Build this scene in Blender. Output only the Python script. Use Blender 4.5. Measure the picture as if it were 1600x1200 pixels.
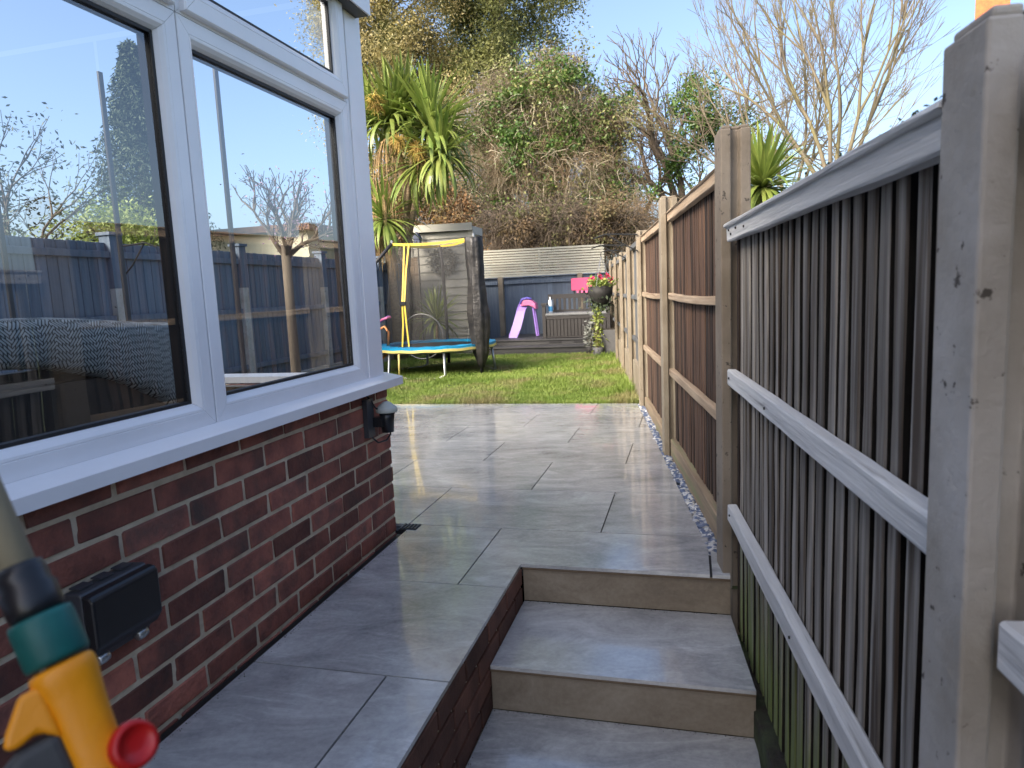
import bpy, bmesh, math, random
import numpy as np
from mathutils import Vector, Matrix, noise as mnoise
random.seed(11); rng = np.random.default_rng(11)
for o in list(bpy.data.objects): bpy.data.objects.remove(o)
sc = bpy.context.scene; col = sc.collection
R = math.radians

# ------------------------------------------------------------------ camera, sky, sun, exposure
RT = Vector((0.96756581, 0.24855914, -0.04510833)); UP = Vector((0.01059966, 0.13845972, 0.99031134)); FW = Vector((-0.25239662, 0.95866953, -0.13133424))
CAM = Vector((0, 0, 1.053)); FPX = 1076.23
cd = bpy.data.cameras.new('camera'); cam = bpy.data.objects.new('camera', cd); col.objects.link(cam)
cam.matrix_world = Matrix(((RT.x, UP.x, -FW.x, CAM.x), (RT.y, UP.y, -FW.y, CAM.y), (RT.z, UP.z, -FW.z, CAM.z), (0, 0, 0, 1)))
cd.sensor_width = 36; cd.lens = FPX / 1600 * 36; cd.clip_start = 0.02; cd.clip_end = 2000
cd.dof.use_dof = True; cd.dof.focus_distance = 4.0; cd.dof.aperture_fstop = 8.0
sc.camera = cam
SUN_EL = R(33); SAZ = math.atan2(-0.58, -0.81)          # direction towards the sun: behind the camera and to the left
w = bpy.data.worlds.new('World'); sc.world = w; w.use_nodes = True
nt = w.node_tree; bg = nt.nodes['Background']; sky = nt.nodes.new('ShaderNodeTexSky')
sky.sky_type = 'NISHITA'; sky.sun_disc = False; sky.sun_elevation = SUN_EL; sky.sun_rotation = SAZ
sky.air_density = 0.8; sky.dust_density = 3.8; sky.ozone_density = 1.3
nt.links.new(sky.outputs[0], bg.inputs[0]); bg.inputs[1].default_value = 0.125
sd = Vector((math.sin(SAZ) * math.cos(SUN_EL), math.cos(SAZ) * math.cos(SUN_EL), math.sin(SUN_EL)))
sl = bpy.data.lights.new('sun', 'SUN'); so = bpy.data.objects.new('sun', sl); col.objects.link(so)
sl.energy = 2.3; sl.angle = R(28); sl.color = (1.0, 0.90, 0.76); so.rotation_euler = sd.to_track_quat('Z', 'Y').to_euler(); so.location = (-20, -30, 30)
vs = sc.view_settings; vs.view_transform = 'Standard'; vs.look = 'None'; vs.gamma = 1; vs.exposure = 1.68; vs.use_curve_mapping = False
sc.cycles.max_bounces = 8; sc.cycles.transparent_max_bounces = 24; sc.cycles.use_denoising = True
sc.cycles.caustics_reflective = False; sc.cycles.caustics_refractive = False

# ------------------------------------------------------------------ helpers
def ray(x, y): return RT * ((x - 800) / FPX) - UP * ((y - 600) / FPX) + FW
def at(x, y, Y): d = ray(x, y); return CAM + d * (Y / d.y)
MATS = {}
def N(t, ty, **k):
    n = t.nodes.new(ty)
    for a, b in k.items(): setattr(n, a, b)
    return n
def mat(name, c1, c2=None, scale=5, stretch=(1, 1, 1), rough=.6, bump=0, bscale=None, rand=0.0, metal=0, detail=5, ramp=(.35, .65), c3=None, s3=1.5, r3=(.5, .6), spec=.5, world=False, transl=0, rvar=0, bstretch=None, distort=0):
    m = bpy.data.materials.new(name); m.use_nodes = True; t = m.node_tree; L = t.links.new
    b = t.nodes['Principled BSDF']; b.inputs['Roughness'].default_value = rough; b.inputs['Metallic'].default_value = metal
    b.inputs['Specular IOR Level'].default_value = spec
    oi = N(t, 'ShaderNodeObjectInfo')
    if world: co = N(t, 'ShaderNodeNewGeometry').outputs['Position']
    else: co = N(t, 'ShaderNodeTexCoord').outputs['Object']
    ad = N(t, 'ShaderNodeVectorMath', operation='MULTIPLY_ADD'); cmb = N(t, 'ShaderNodeCombineXYZ'); 
    mu = N(t, 'ShaderNodeMath', operation='MULTIPLY'); mu.inputs[1].default_value = 37.0; L(oi.outputs['Random'], mu.inputs[0])
    for i in range(3): L(mu.outputs[0], cmb.inputs[i])
    ad.inputs[1].default_value = stretch; L(co, ad.inputs[0]); L(cmb.outputs[0], ad.inputs[2])
    def noise(s, d=detail, vec=None):
        n = N(t, 'ShaderNodeTexNoise'); n.inputs['Scale'].default_value = s; n.inputs['Detail'].default_value = d; n.inputs['Roughness'].default_value = .6
        n.inputs['Distortion'].default_value = distort
        L(vec or ad.outputs[0], n.inputs['Vector']); return n.outputs['Fac']
    def ramp_(fac, a, z):
        mr = N(t, 'ShaderNodeMapRange'); mr.inputs['From Min'].default_value = a; mr.inputs['From Max'].default_value = z; L(fac, mr.inputs['Value']); return mr.outputs[0]
    def mix(fac, A, B, bt='MIX'):
        x = N(t, 'ShaderNodeMix', data_type='RGBA', blend_type=bt)
        for s, v in ((x.inputs['Factor'], fac), (x.inputs[6], A), (x.inputs[7], B)):
            if isinstance(v, (int, float)): s.default_value = v
            elif isinstance(v, (tuple, list)): s.default_value = (*v, 1)
            else: L(v, s)
        return x.outputs[2]
    c = None
    if c2 is not None: f = ramp_(noise(scale), *ramp); c = mix(f, c1, c2)
    if c3 is not None: c = mix(ramp_(noise(s3, 4), *r3), c if c is not None else c1, c3)
    if rand:
        hs = N(t, 'ShaderNodeHueSaturation'); v = N(t, 'ShaderNodeMapRange'); v.inputs['To Min'].default_value = 1 - rand; v.inputs['To Max'].default_value = 1 + rand
        L(oi.outputs['Random'], v.inputs['Value']); L(v.outputs[0], hs.inputs['Value'])
        if c is None: hs.inputs['Color'].default_value = (*c1, 1)
        else: L(c, hs.inputs['Color'])
        c = hs.outputs[0]
    if c is None: b.inputs['Base Color'].default_value = (*c1, 1)
    else: L(c, b.inputs['Base Color'])
    if rvar: 
        mr = N(t, 'ShaderNodeMapRange'); mr.inputs['To Min'].default_value = rough - rvar; mr.inputs['To Max'].default_value = rough + rvar; mr.inputs['From Min'].default_value = .3; mr.inputs['From Max'].default_value = .7
        L(noise(scale * .7), mr.inputs['Value']); L(mr.outputs[0], b.inputs['Roughness'])
    if bump:
        vec = None
        if bstretch: 
            a2 = N(t, 'ShaderNodeVectorMath', operation='MULTIPLY_ADD'); a2.inputs[1].default_value = bstretch; L(co, a2.inputs[0]); L(cmb.outputs[0], a2.inputs[2]); vec = a2.outputs[0]
        bp = N(t, 'ShaderNodeBump'); bp.inputs['Strength'].default_value = 1; bp.inputs['Distance'].default_value = bump
        L(noise(bscale or scale * 2, 6, vec), bp.inputs['Height']); L(bp.outputs[0], b.inputs['Normal'])
    if transl:
        out = t.nodes['Material Output']; tr = N(t, 'ShaderNodeBsdfTranslucent'); ms = N(t, 'ShaderNodeMixShader'); ms.inputs[0].default_value = transl
        if c is None: tr.inputs[0].default_value = (*c1, 1)
        else: L(c, tr.inputs[0])
        L(b.outputs[0], ms.inputs[1]); L(tr.outputs[0], ms.inputs[2]); L(ms.outputs[0], out.inputs['Surface'])
    m['x'] = 1; MATS[name] = m; return m
class MB:
    def __init__(s): s.v = []; s.f = []
    def hexa(s, p):
        i = len(s.v); s.v += [tuple(q) for q in p]
        for q in ((0, 3, 2, 1), (4, 5, 6, 7), (0, 1, 5, 4), (1, 2, 6, 5), (2, 3, 7, 6), (3, 0, 4, 7)): s.f.append(tuple(i + k for k in q))
        return s
    def box(s, x0, x1, y0, y1, z0, z1): return s.hexa([(x0, y0, z0), (x1, y0, z0), (x1, y1, z0), (x0, y1, z0), (x0, y0, z1), (x1, y0, z1), (x1, y1, z1), (x0, y1, z1)])
    def tube(s, pts, rad, n=8, cap=True):
        pts = [Vector(p) for p in pts]; rad = rad if hasattr(rad, '__len__') else [rad] * len(pts); base = len(s.v); a = None
        for i, p in enumerate(pts):
            d = (pts[min(i + 1, len(pts) - 1)] - pts[max(i - 1, 0)])
            d = d.normalized() if d.length > 1e-9 else Vector((0, 0, 1))
            if a is None: a = d.orthogonal().normalized()
            a = (a - d * a.dot(d)); a = a.normalized() if a.length > 1e-6 else d.orthogonal().normalized(); b = d.cross(a)
            for k in range(n):
                t = 2 * math.pi * k / n; q = p + (a * math.cos(t) + b * math.sin(t)) * rad[i]; s.v.append((q.x, q.y, q.z))
        for i in range(len(pts) - 1):
            for k in range(n): s.f.append((base + i * n + k, base + i * n + (k + 1) % n, base + (i + 1) * n + (k + 1) % n, base + (i + 1) * n + k))
        if cap: s.f.append(tuple(base + k for k in range(n))[::-1]); s.f.append(tuple(base + (len(pts) - 1) * n + k for k in range(n)))
        return s
    def lathe(s, prof, n=16, c=(0, 0, 0), axis=None, cap=True):
        c = Vector(c); ax = Vector(axis).normalized() if axis is not None else Vector((0, 0, 1)); a = ax.orthogonal().normalized(); b = ax.cross(a); i0 = len(s.v)
        for r, z in prof:
            for k in range(n): t = 2 * math.pi * k / n; s.v.append(tuple(c + ax * z + (a * math.cos(t) + b * math.sin(t)) * r))
        for i in range(len(prof) - 1):
            for k in range(n): s.f.append((i0 + i * n + k, i0 + i * n + (k + 1) % n, i0 + (i + 1) * n + (k + 1) % n, i0 + (i + 1) * n + k))
        if cap: s.f.append(tuple(i0 + k for k in range(n))[::-1]); s.f.append(tuple(i0 + (len(prof) - 1) * n + k for k in range(n)))
        return s
    def prism(s, poly, z0, z1):
        n = len(poly); i = len(s.v); s.v += [(x, y, z0) for x, y in poly] + [(x, y, z1) for x, y in poly]
        s.f.append(tuple(i + k for k in range(n))[::-1]); s.f.append(tuple(i + n + k for k in range(n)))
        for k in range(n): s.f.append((i + k, i + (k + 1) % n, i + n + (k + 1) % n, i + n + k))
        return s
    def sweep(s, prof, mapf, a0, a1):        # 2-D profile pushed from a0 to a1 through mapf(p, q, a)
        n = len(prof); i = len(s.v); s.v += [tuple(mapf(p, q, a0)) for p, q in prof] + [tuple(mapf(p, q, a1)) for p, q in prof]
        s.f.append(tuple(i + k for k in range(n))[::-1]); s.f.append(tuple(i + n + k for k in range(n)))
        for k in range(n): s.f.append((i + k, i + (k + 1) % n, i + n + (k + 1) % n, i + n + k))
        return s
    def mesh(s, name, smooth=False, fix=True):
        me = bpy.data.meshes.new(name); me.from_pydata(s.v, [], s.f)
        if fix:
            bm = bmesh.new(); bm.from_mesh(me); bmesh.ops.recalc_face_normals(bm, faces=bm.faces); bm.to_mesh(me); bm.free()
        if smooth: me.polygons.foreach_set('use_smooth', [True] * len(me.polygons)); 
        return me
    def build(s, name, m, parent=None, smooth=False, loc=None, local=False, **p):
        me = s.mesh(name, smooth)
        if parent is not None and not local: me.transform(WM[parent.name].inverted())
        return add(name, me, m, parent, **p)
WM = {}
def add(name, me, m, parent=None, loc=(0, 0, 0), rot=(0, 0, 0), scale=(1, 1, 1), **p):
    o = bpy.data.objects.new(name, me); col.objects.link(o)
    m = MATS[m] if isinstance(m, str) else m
    if m is not None:
        if len(me.materials) == 0: me.materials.append(m)
        elif me.materials[0] != m: o.material_slots[0].link = 'OBJECT'; o.material_slots[0].material = m
    o.location = loc; o.rotation_euler = rot; o.scale = scale; o.parent = parent
    WM[o.name] = (WM[parent.name] if parent is not None else Matrix()) @ Matrix.LocRotScale(Vector(loc), o.rotation_euler, Vector(scale))
    for k, v in p.items(): o[k] = v
    return o
def thing(name, label, cat, loc=(0, 0, 0), rotz=0, group=None, kind=None):
    o = bpy.data.objects.new(name, None); col.objects.link(o); o.empty_display_size = .1; o.location = loc; o.rotation_euler = (0, 0, rotz)
    WM[o.name] = Matrix.LocRotScale(Vector(loc), o.rotation_euler, None)
    if label: o['label'] = label
    if cat: o['category'] = cat
    if group: o['group'] = group
    if kind: o['kind'] = kind
    return o
def bevbox(name, sx, sy, sz, b=.003, jit=0, seg=1, cuts=0, center=True):
    bm = bmesh.new(); bmesh.ops.create_cube(bm, size=1)
    bmesh.ops.scale(bm, vec=(sx, sy, sz), verts=bm.verts)
    if not center: bmesh.ops.translate(bm, vec=(0, 0, sz / 2), verts=bm.verts)
    if cuts: bmesh.ops.subdivide_edges(bm, edges=[e for e in bm.edges if abs((e.verts[0].co - e.verts[1].co)[[sx, sy, sz].index(max(sx, sy, sz))]) > 1e-5], cuts=cuts)
    if b: bmesh.ops.bevel(bm, geom=[e for e in bm.edges if e.calc_face_angle(0) > .5], offset=b, segments=seg, affect='EDGES')
    if jit:
        for v in bm.verts: v.co += Vector((random.uniform(-jit, jit), random.uniform(-jit, jit), random.uniform(-jit, jit)))
    me = bpy.data.meshes.new(name); bm.to_mesh(me); bm.free(); return me
def clip(poly, a, b, c):      # keep a*x + b*y <= c
    out = []
    for i in range(len(poly)):
        p, q = poly[i], poly[(i + 1) % len(poly)]; dp = a * p[0] + b * p[1] - c; dq = a * q[0] + b * q[1] - c
        if dp <= 0: out.append(p)
        if dp * dq < 0: t = dp / (dp - dq); out.append((p[0] + t * (q[0] - p[0]), p[1] + t * (q[1] - p[1])))
    return out
def np_mesh(name, V, F):      # V (n,3), F (m,k) arrays
    me = bpy.data.meshes.new(name); n, (m, k) = len(V), F.shape
    me.vertices.add(n); me.vertices.foreach_set('co', np.asarray(V, np.float32).ravel())
    me.loops.add(m * k); me.loops.foreach_set('vertex_index', F.astype(np.int32).ravel())
    me.polygons.add(m); me.polygons.foreach_set('loop_start', np.arange(0, m * k, k, dtype=np.int32))
    me.update(calc_edges=True); return me
def leaves_mesh(name, C, size, elong=1.8, droop=0.0, up=0.0):      # every leaf a pointed, folded blade of its own
    n = len(C); C = np.asarray(C); d = rng.normal(size=(n, 3)); d[:, 2] = d[:, 2] * .7 - droop; d /= np.linalg.norm(d, axis=1)[:, None]
    u = rng.normal(size=(n, 3)); u[:, 2] += up; s = np.cross(d, u); s /= np.linalg.norm(s, axis=1)[:, None] + 1e-9; nn = np.cross(s, d)
    sz = (size * rng.uniform(.6, 1.3, n))[:, None]
    tip = C + d * sz * elong; mid = C + d * sz * elong * .45
    V = np.stack([C, mid + s * sz * .5 + nn * sz * .12, tip, mid - s * sz * .5 + nn * sz * .12], 1).reshape(-1, 3)
    return np_mesh(name, V, np.arange(4 * n).reshape(n, 4))
def strands_mesh(name, P, rad, n=3):      # P (k, m, 3): thin tapering twigs
    k, m, _ = P.shape; T = np.gradient(P, axis=1); T /= np.linalg.norm(T, axis=2)[..., None] + 1e-9
    ref = np.array([.31, .52, .79]); A = np.cross(T, ref); A /= np.linalg.norm(A, axis=2)[..., None] + 1e-9; B = np.cross(T, A)
    rad = np.asarray(rad).reshape(-1, 1) * np.linspace(1, .35, m)[None, :]
    V = np.stack([P + (A * math.cos(2 * math.pi * j / n) + B * math.sin(2 * math.pi * j / n)) * rad[..., None] for j in range(n)], 2).reshape(-1, 3)
    idx = np.arange(k * m * n).reshape(k, m, n); nx = np.roll(idx, -1, axis=2)
    F = np.stack([idx[:, :-1], nx[:, :-1], nx[:, 1:], idx[:, 1:]], -1).reshape(-1, 4)
    return np_mesh(name, V, F)

# ------------------------------------------------------------------ materials
mat('grout', (.03, .03, .032), rough=.9)
mat('soil', (.035, .026, .018), (.07, .055, .035), 9, rough=.95, bump=.01, c3=(.04, .06, .02), world=True)
mat('ground_far', (.05, .07, .025), (.09, .1, .04), 3, rough=.95, bump=.02, world=True)
mat('lawn_base', (.035, .06, .012), (.10, .10, .035), 6, rough=.95, world=True)
mat('grass', (.18, .28, .04), (.31, .40, .085), 2.2, rough=.55, world=True, c3=(.34, .31, .13), s3=1.6, r3=(.50, .66), transl=.35)
def stone_mat(name, cols, rough, rr, spec, wisp=.5):
    m = bpy.data.materials.new(name); m.use_nodes = True; t = m.node_tree; L = t.links.new; b = t.nodes['Principled BSDF']; b.inputs['Specular IOR Level'].default_value = spec; b.inputs['Coat Weight'].default_value = .7 if wisp else 0; b.inputs['Coat Roughness'].default_value = .06
    ge = N(t, 'ShaderNodeNewGeometry'); oi = N(t, 'ShaderNodeObjectInfo'); mp = N(t, 'ShaderNodeMapping'); mp.inputs['Rotation'].default_value = (0, 0, R(-9)); L(ge.outputs['Position'], mp.inputs['Vector'])
    mu = N(t, 'ShaderNodeMath', operation='MULTIPLY'); mu.inputs[1].default_value = 53.0; L(oi.outputs['Random'], mu.inputs[0]); cb = N(t, 'ShaderNodeCombineXYZ'); [L(mu.outputs[0], cb.inputs[k]) for k in range(3)]
    def nz(scale, st, det, dist=0, ro=.6):
        a = N(t, 'ShaderNodeVectorMath', operation='MULTIPLY_ADD'); a.inputs[1].default_value = st; L(mp.outputs[0], a.inputs[0]); L(cb.outputs[0], a.inputs[2])
        n = N(t, 'ShaderNodeTexNoise'); n.inputs['Scale'].default_value = scale; n.inputs['Detail'].default_value = det; n.inputs['Roughness'].default_value = ro; n.inputs['Distortion'].default_value = dist; L(a.outputs[0], n.inputs['Vector']); return n.outputs['Fac']
    def mth(op, a, b_): 
        n = N(t, 'ShaderNodeMath', operation=op)
        for k, v in enumerate((a, b_)):
            if isinstance(v, (int, float)): n.inputs[k].default_value = v
            else: L(v, n.inputs[k])
        return n.outputs[0]
    n1, n2, n3 = nz(1.7, (.9, 1.4, 1.2), 7, .5), nz(4.2, (.8, 1.75, 1.4), 12, 1.1, .70), nz(70, (1, 1, 1), 3)
    f = mth('ADD', mth('ADD', mth('MULTIPLY', n1, .40), mth('MULTIPLY', n2, .46)), mth('MULTIPLY', n3, .14))
    cr = N(t, 'ShaderNodeValToRGB'); e = cr.color_ramp.elements; e[0].position = .36; e[1].position = .66; e[0].color = (*cols[0], 1); e[1].color = (*cols[2], 1); q = e.new(.50); q.color = (*cols[1], 1); L(f, cr.inputs[0])
    w1 = nz(2.4, (.6, 2.0, 1.4), 8, 1.4); ws = mth('ABSOLUTE', mth('SUBTRACT', w1, .52), 0); mr = N(t, 'ShaderNodeMapRange'); mr.inputs['From Max'].default_value = .018; mr.inputs['To Min'].default_value = wisp; mr.inputs['To Max'].default_value = 0; L(ws, mr.inputs['Value'])
    mk = N(t, 'ShaderNodeMapRange'); mk.inputs['From Min'].default_value = .48; mk.inputs['From Max'].default_value = .60; L(n2, mk.inputs['Value'])
    mx = N(t, 'ShaderNodeMix', data_type='RGBA'); L(mth('MULTIPLY', mr.outputs[0], mk.outputs[0]), mx.inputs['Factor']); L(cr.outputs[0], mx.inputs[6]); mx.inputs[7].default_value = (.70, .71, .71, 1)
    hs = N(t, 'ShaderNodeHueSaturation'); v = N(t, 'ShaderNodeMapRange'); v.inputs['To Min'].default_value = .93; v.inputs['To Max'].default_value = 1.07; L(oi.outputs['Random'], v.inputs['Value']); L(v.outputs[0], hs.inputs['Value']); L(mx.outputs[2], hs.inputs['Color']); L(hs.outputs[0], b.inputs['Base Color'])
    ru = N(t, 'ShaderNodeMapRange'); ru.inputs['From Min'].default_value = .35; ru.inputs['From Max'].default_value = .65; ru.inputs['To Min'].default_value = rough - rr; ru.inputs['To Max'].default_value = rough + rr; L(n2, ru.inputs['Value']); L(ru.outputs[0], b.inputs['Roughness'])
    bp = N(t, 'ShaderNodeBump'); bp.inputs['Distance'].default_value = .0012; L(mth('ADD', mth('MULTIPLY', n3, .4), n2), bp.inputs['Height']); L(bp.outputs[0], b.inputs['Normal']); MATS[name] = m
stone_mat('porcelain', ((.25, .26, .27), (.44, .445, .445), (.66, .665, .66)), .12, .06, 1.0)
stone_mat('riser_tile', ((.15, .115, .08), (.25, .205, .15), (.37, .32, .25)), .42, .1, .5, 0)
mat('tile_edge', (.13, .09, .055), (.17, .125, .08), 14, rough=.6)
mat('mortar', (.66, .56, .41), (.50, .42, .30), 22, rough=.95, bump=.004, bscale=90, world=True)
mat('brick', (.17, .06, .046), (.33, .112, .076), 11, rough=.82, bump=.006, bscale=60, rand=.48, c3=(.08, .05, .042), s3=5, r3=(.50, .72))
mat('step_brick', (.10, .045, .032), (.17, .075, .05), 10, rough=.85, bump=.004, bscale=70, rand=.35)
mat('house_brick', (.22, .09, .06), (.3, .13, .08), 6, rough=.9, bump=.004, world=True)
mat('orange_brick', (.55, .17, .06), (.40, .12, .05), 9, rough=.9, bump=.004, world=True)
mat('upvc', (.86, .85, .86), rough=.28, spec=.5, c2=(.79, .78, .79), scale=3, bump=.0003, bscale=40)
mat('upvc_line', (.03, .03, .035), rough=.7)
mat('gasket', (.012, .012, .014), rough=.6)
mat('gutter_black', (.012, .012, .013), rough=.45)
mat('plastic_black', (.012, .013, .016), rough=.34)
mat('plastic_grey', (.05, .053, .06), rough=.4)
mat('sensor_white', (.50, .52, .47), (.42, .44, .40), 12, rough=.5)
mat('yellow_plastic', (.90, .33, .004), (.76, .25, .004), 25, rough=.42, bump=.0004, bscale=200, ramp=(.5, .8))
mat('teal_plastic', (.004, .13, .115), (.003, .10, .09), 30, rough=.5, bump=.0004, bscale=200)
mat('red_plastic', (.52, .012, .012), rough=.35)
mat('grey_rubber', (.035, .037, .04), (.055, .057, .058), 30, rough=.6)
mat('cream_hose', (.50, .43, .29), (.44, .37, .25), 15, rough=.5)
G = (26, 26, 1.2)
mat('wood_silver', (.08, .064, .048), (.37, .345, .31), 1.6, stretch=G, rough=.85, bump=.004, bscale=2.2, rand=.22, detail=7, c3=(.07, .05, .035), s3=1.1, r3=(.52, .66))
mat('wood_rail', (.56, .56, .55), (.74, .74, .72), 1.6, stretch=(1.4, 30, 30), rough=.85, bump=.004, bscale=2.2, rand=.08, detail=7, c3=(.14, .13, .11), s3=1.2, r3=(.62, .74))
mat('wood_brown', (.026, .013, .0085), (.095, .053, .032), 1.6, stretch=G, rough=.85, bump=.004, bscale=2.2, rand=.6, detail=7, c3=(.055, .028, .018), s3=1.2, r3=(.54, .68))
mat('wood_tan_rail', (.30, .215, .14), (.43, .33, .23), 1.6, stretch=(1.4, 30, 30), rough=.85, bump=.004, bscale=2.2, rand=.1, detail=7, c3=(.2, .13, .08), s3=1.1, r3=(.58, .7))
mat('wood_board', (.20, .145, .095), (.32, .24, .155), 1.4, stretch=(1.2, 22, 22), rough=.85, bump=.004, bscale=2, detail=7, c3=(.20, .20, .10), s3=1.1, r3=(.52, .68))
mat('wood_dark', (.004, .0035, .003), (.014, .010, .008), 1.6, stretch=G, rough=.9, bump=.003, bscale=2.2, rand=.3)  # near-black wood; also paints the shade in the gaps between slats
mat('moss_board', (.035, .05, .022), (.06, .085, .03), 14, rough=.95, bump=.01, c3=(.03, .025, .018), s3=4, r3=(.45, .6))
mat('wood_algae', (.26, .24, .15), (.20, .25, .07), 1.2, stretch=(20, 20, 1.2), rough=.85, bump=.004, bscale=2.2, rand=.25, detail=6, c3=(.05, .05, .03), s3=1.2, r3=(.52, .66))
mat('blue_wood', (.095, .125, .17), (.14, .175, .225), 1.4, stretch=(20, 20, 1.5), rough=.75, bump=.002, bscale=2.2, rand=.16)
mat('slate_wood', (.075, .082, .09), (.13, .135, .14), 1.4, stretch=(20, 20, 1.5), rough=.8, bump=.002, bscale=2.2, rand=.2)
mat('concrete', (.52, .50, .47), (.36, .33, .285), 4, rough=.9, bump=.003, bscale=45, c3=(.09, .08, .07), s3=34, r3=(.64, .68))
mat('concrete_brown', (.26, .22, .175), (.18, .148, .112), 4, rough=.9, bump=.003, bscale=45, c3=(.07, .06, .05), s3=34, r3=(.64, .68))
mat('concrete_warm', (.30, .255, .19), (.22, .18, .13), 5, rough=.9, bump=.003, bscale=45, c3=(.16, .12, .08), s3=26, r3=(.66, .72))
mat('shed_paint', (.42, .41, .36), (.48, .47, .42), 1.2, stretch=(1.2, 12, 12), rough=.7, bump=.002, bscale=3, rand=.07)
mat('shed_roof', (.06, .06, .06), (.1, .1, .095), 30, rough=.95)
mat('trellis_paint', (.40, .385, .31), (.47, .455, .37), 1.2, stretch=(1.2, 12, 12), rough=.7, rand=.08)
mat('deck_paint', (.030, .030, .032), (.055, .054, .054), 1.6, stretch=(1.2, 20, 20), rough=.55, bump=.002, bscale=2, rand=.2)
mat('bench_plastic', (.025, .022, .022), (.036, .033, .032), 1.5, stretch=(1.5, 20, 20), rough=.5, bump=.001, bscale=2)
mat('bench_lid', (.20, .205, .21), (.16, .165, .17), 5, rough=.45)
mat('purple_plastic', (.36, .22, .66), rough=.4)
mat('deep_purple', (.16, .13, .55), rough=.4)
mat('pink_plastic', (.85, .22, .42), rough=.4)
mat('hot_pink', (.90, .13, .28), rough=.4)
mat('orange_plastic', (.85, .33, .10), rough=.45)
mat('blue_pad', (.01, .25, .50), (.015, .32, .58), 8, rough=.4, bump=.004, bscale=9)
mat('yellow_pad', (.80, .66, .22), (.72, .58, .2), 8, rough=.5)
mat('yellow_band', (.62, .45, .03), (.52, .37, .03), 8, rough=.55)
mat('black_fabric', (.012, .012, .013), (.03, .028, .026), 12, rough=.42, bump=.01, bscale=16)
mat('mat_black', (.015, .015, .016), rough=.7)
mat('galvanised', (.45, .47, .48), (.38, .4, .41), 20, rough=.35, metal=.8)
mat('foam_black', (.014, .014, .018), rough=.6)
mat('pot_black', (.018, .017, .016), rough=.7)
mat('pot_grey', (.10, .10, .105), (.13, .13, .135), 9, rough=.7)
mat('coco', (.06, .035, .018), (.10, .065, .035), 30, rough=.95, bump=.01)
mat('chain', (.35, .35, .34), rough=.4, metal=.6)
mat('iron', (.012, .012, .012), rough=.5)
mat('red_petal', (.55, .012, .045), (.65, .03, .16), 40, rough=.6, transl=.2, world=True)
mat('basket_leaf', (.16, .26, .05), (.38, .42, .12), 9, rough=.5, transl=.3, world=True)
mat('clear_plastic', (.75, .82, .88), rough=.15)
mat('bottle_label', (.12, .45, .80), rough=.4)
mat('pebble', (.42, .42, .42), (.09, .12, .20), 31, rough=.5, world=True, detail=1, ramp=(.43, .49), c3=(.72, .71, .67), s3=43, r3=(.60, .63))
mat('bark_grey', (.17, .145, .115), (.26, .225, .18), 4, stretch=(6, 6, 1), rough=.9, world=True)
mat('bark_warm', (.14, .115, .08), (.21, .175, .125), 3, rough=.9, world=True, c3=(.17, .15, .07), s3=.8, r3=(.45, .65))
mat('twig_tan', (.29, .245, .165), (.18, .15, .10), 1.6, rough=.9, world=True, c3=(.23, .165, .10), s3=.7, r3=(.45, .6))
mat('twig_pale', (.40, .36, .26), (.30, .26, .185), 1.6, rough=.9, world=True)
mat('twig_dark', (.10, .075, .055), (.16, .125, .09), 2, rough=.9, world=True)
mat('leaf_olive', (.20, .225, .07), (.40, .395, .16), 1.1, rough=.5, world=True, transl=.38, c3=(.13, .15, .05), s3=.55, r3=(.5, .62))
mat('leaf_gold', (.36, .31, .12), (.54, .45, .22), 1.1, rough=.5, world=True, transl=.38, c3=(.15, .16, .05), s3=.6, r3=(.5, .62))
mat('leaf_ivy', (.05, .11, .022), (.13, .21, .045), 1.6, rough=.4, world=True, transl=.2)
mat('leaf_brown', (.24, .125, .05), (.33, .20, .09), 1.8, rough=.7, world=True, transl=.2, c3=(.20, .19, .06), s3=.9, r3=(.5, .62))
mat('leaf_conifer', (.022, .042, .018), (.045, .07, .028), 2, rough=.7, world=True)
mat('leaf_lime', (.20, .27, .045), (.32, .36, .09), 2, rough=.55, world=True, transl=.25)
mat('leaf_dull', (.13, .085, .045), (.20, .145, .075), 1.8, rough=.7, world=True, transl=.2, c3=(.12, .13, .045), s3=.9, r3=(.46, .60))
mat('leaf_dark', (.03, .05, .025), (.06, .08, .04), 2, rough=.6, world=True)
mat('leaf_purple', (.22, .13, .20), (.32, .2, .28), 4, rough=.6, world=True)
mat('strap_leaf', (.13, .205, .04), (.28, .33, .08), 2.5, stretch=(1, 1, 1), rough=.38, rand=.32, transl=.22, c3=(.30, .34, .09), s3=1.2, r3=(.55, .7))
mat('strap_dead', (.34, .24, .11), (.24, .15, .07), 4, rough=.8, rand=.3)
mat('panicle', (.46, .35, .07), (.38, .24, .07), 6, rough=.8, world=True)
mat('palm_bark', (.36, .27, .17), (.20, .15, .095), 22, stretch=(1, 1, 1.6), rough=.95, bump=.02, bscale=25)
mat('wreath', (.17, .18, .16), (.26, .27, .25), 20, rough=.9, world=True)
mat('bird_blue', (.08, .10, .17), rough=.6)
mat('plaster', (.62, .61, .58), rough=.9)
mat('floor_wood', (.14, .085, .05), (.20, .13, .08), 3, stretch=(1, 12, 1), rough=.5)
mat('dark_leather', (.022, .021, .022), (.03, .03, .03), 14, rough=.5)
mat('cream_clad', (.66, .60, .44), rough=.8)
mat('roof_tile', (.17, .09, .06), (.22, .12, .08), 8, rough=.9)
mat('hose_pale', (.55, .5, .38), rough=.5)
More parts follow.
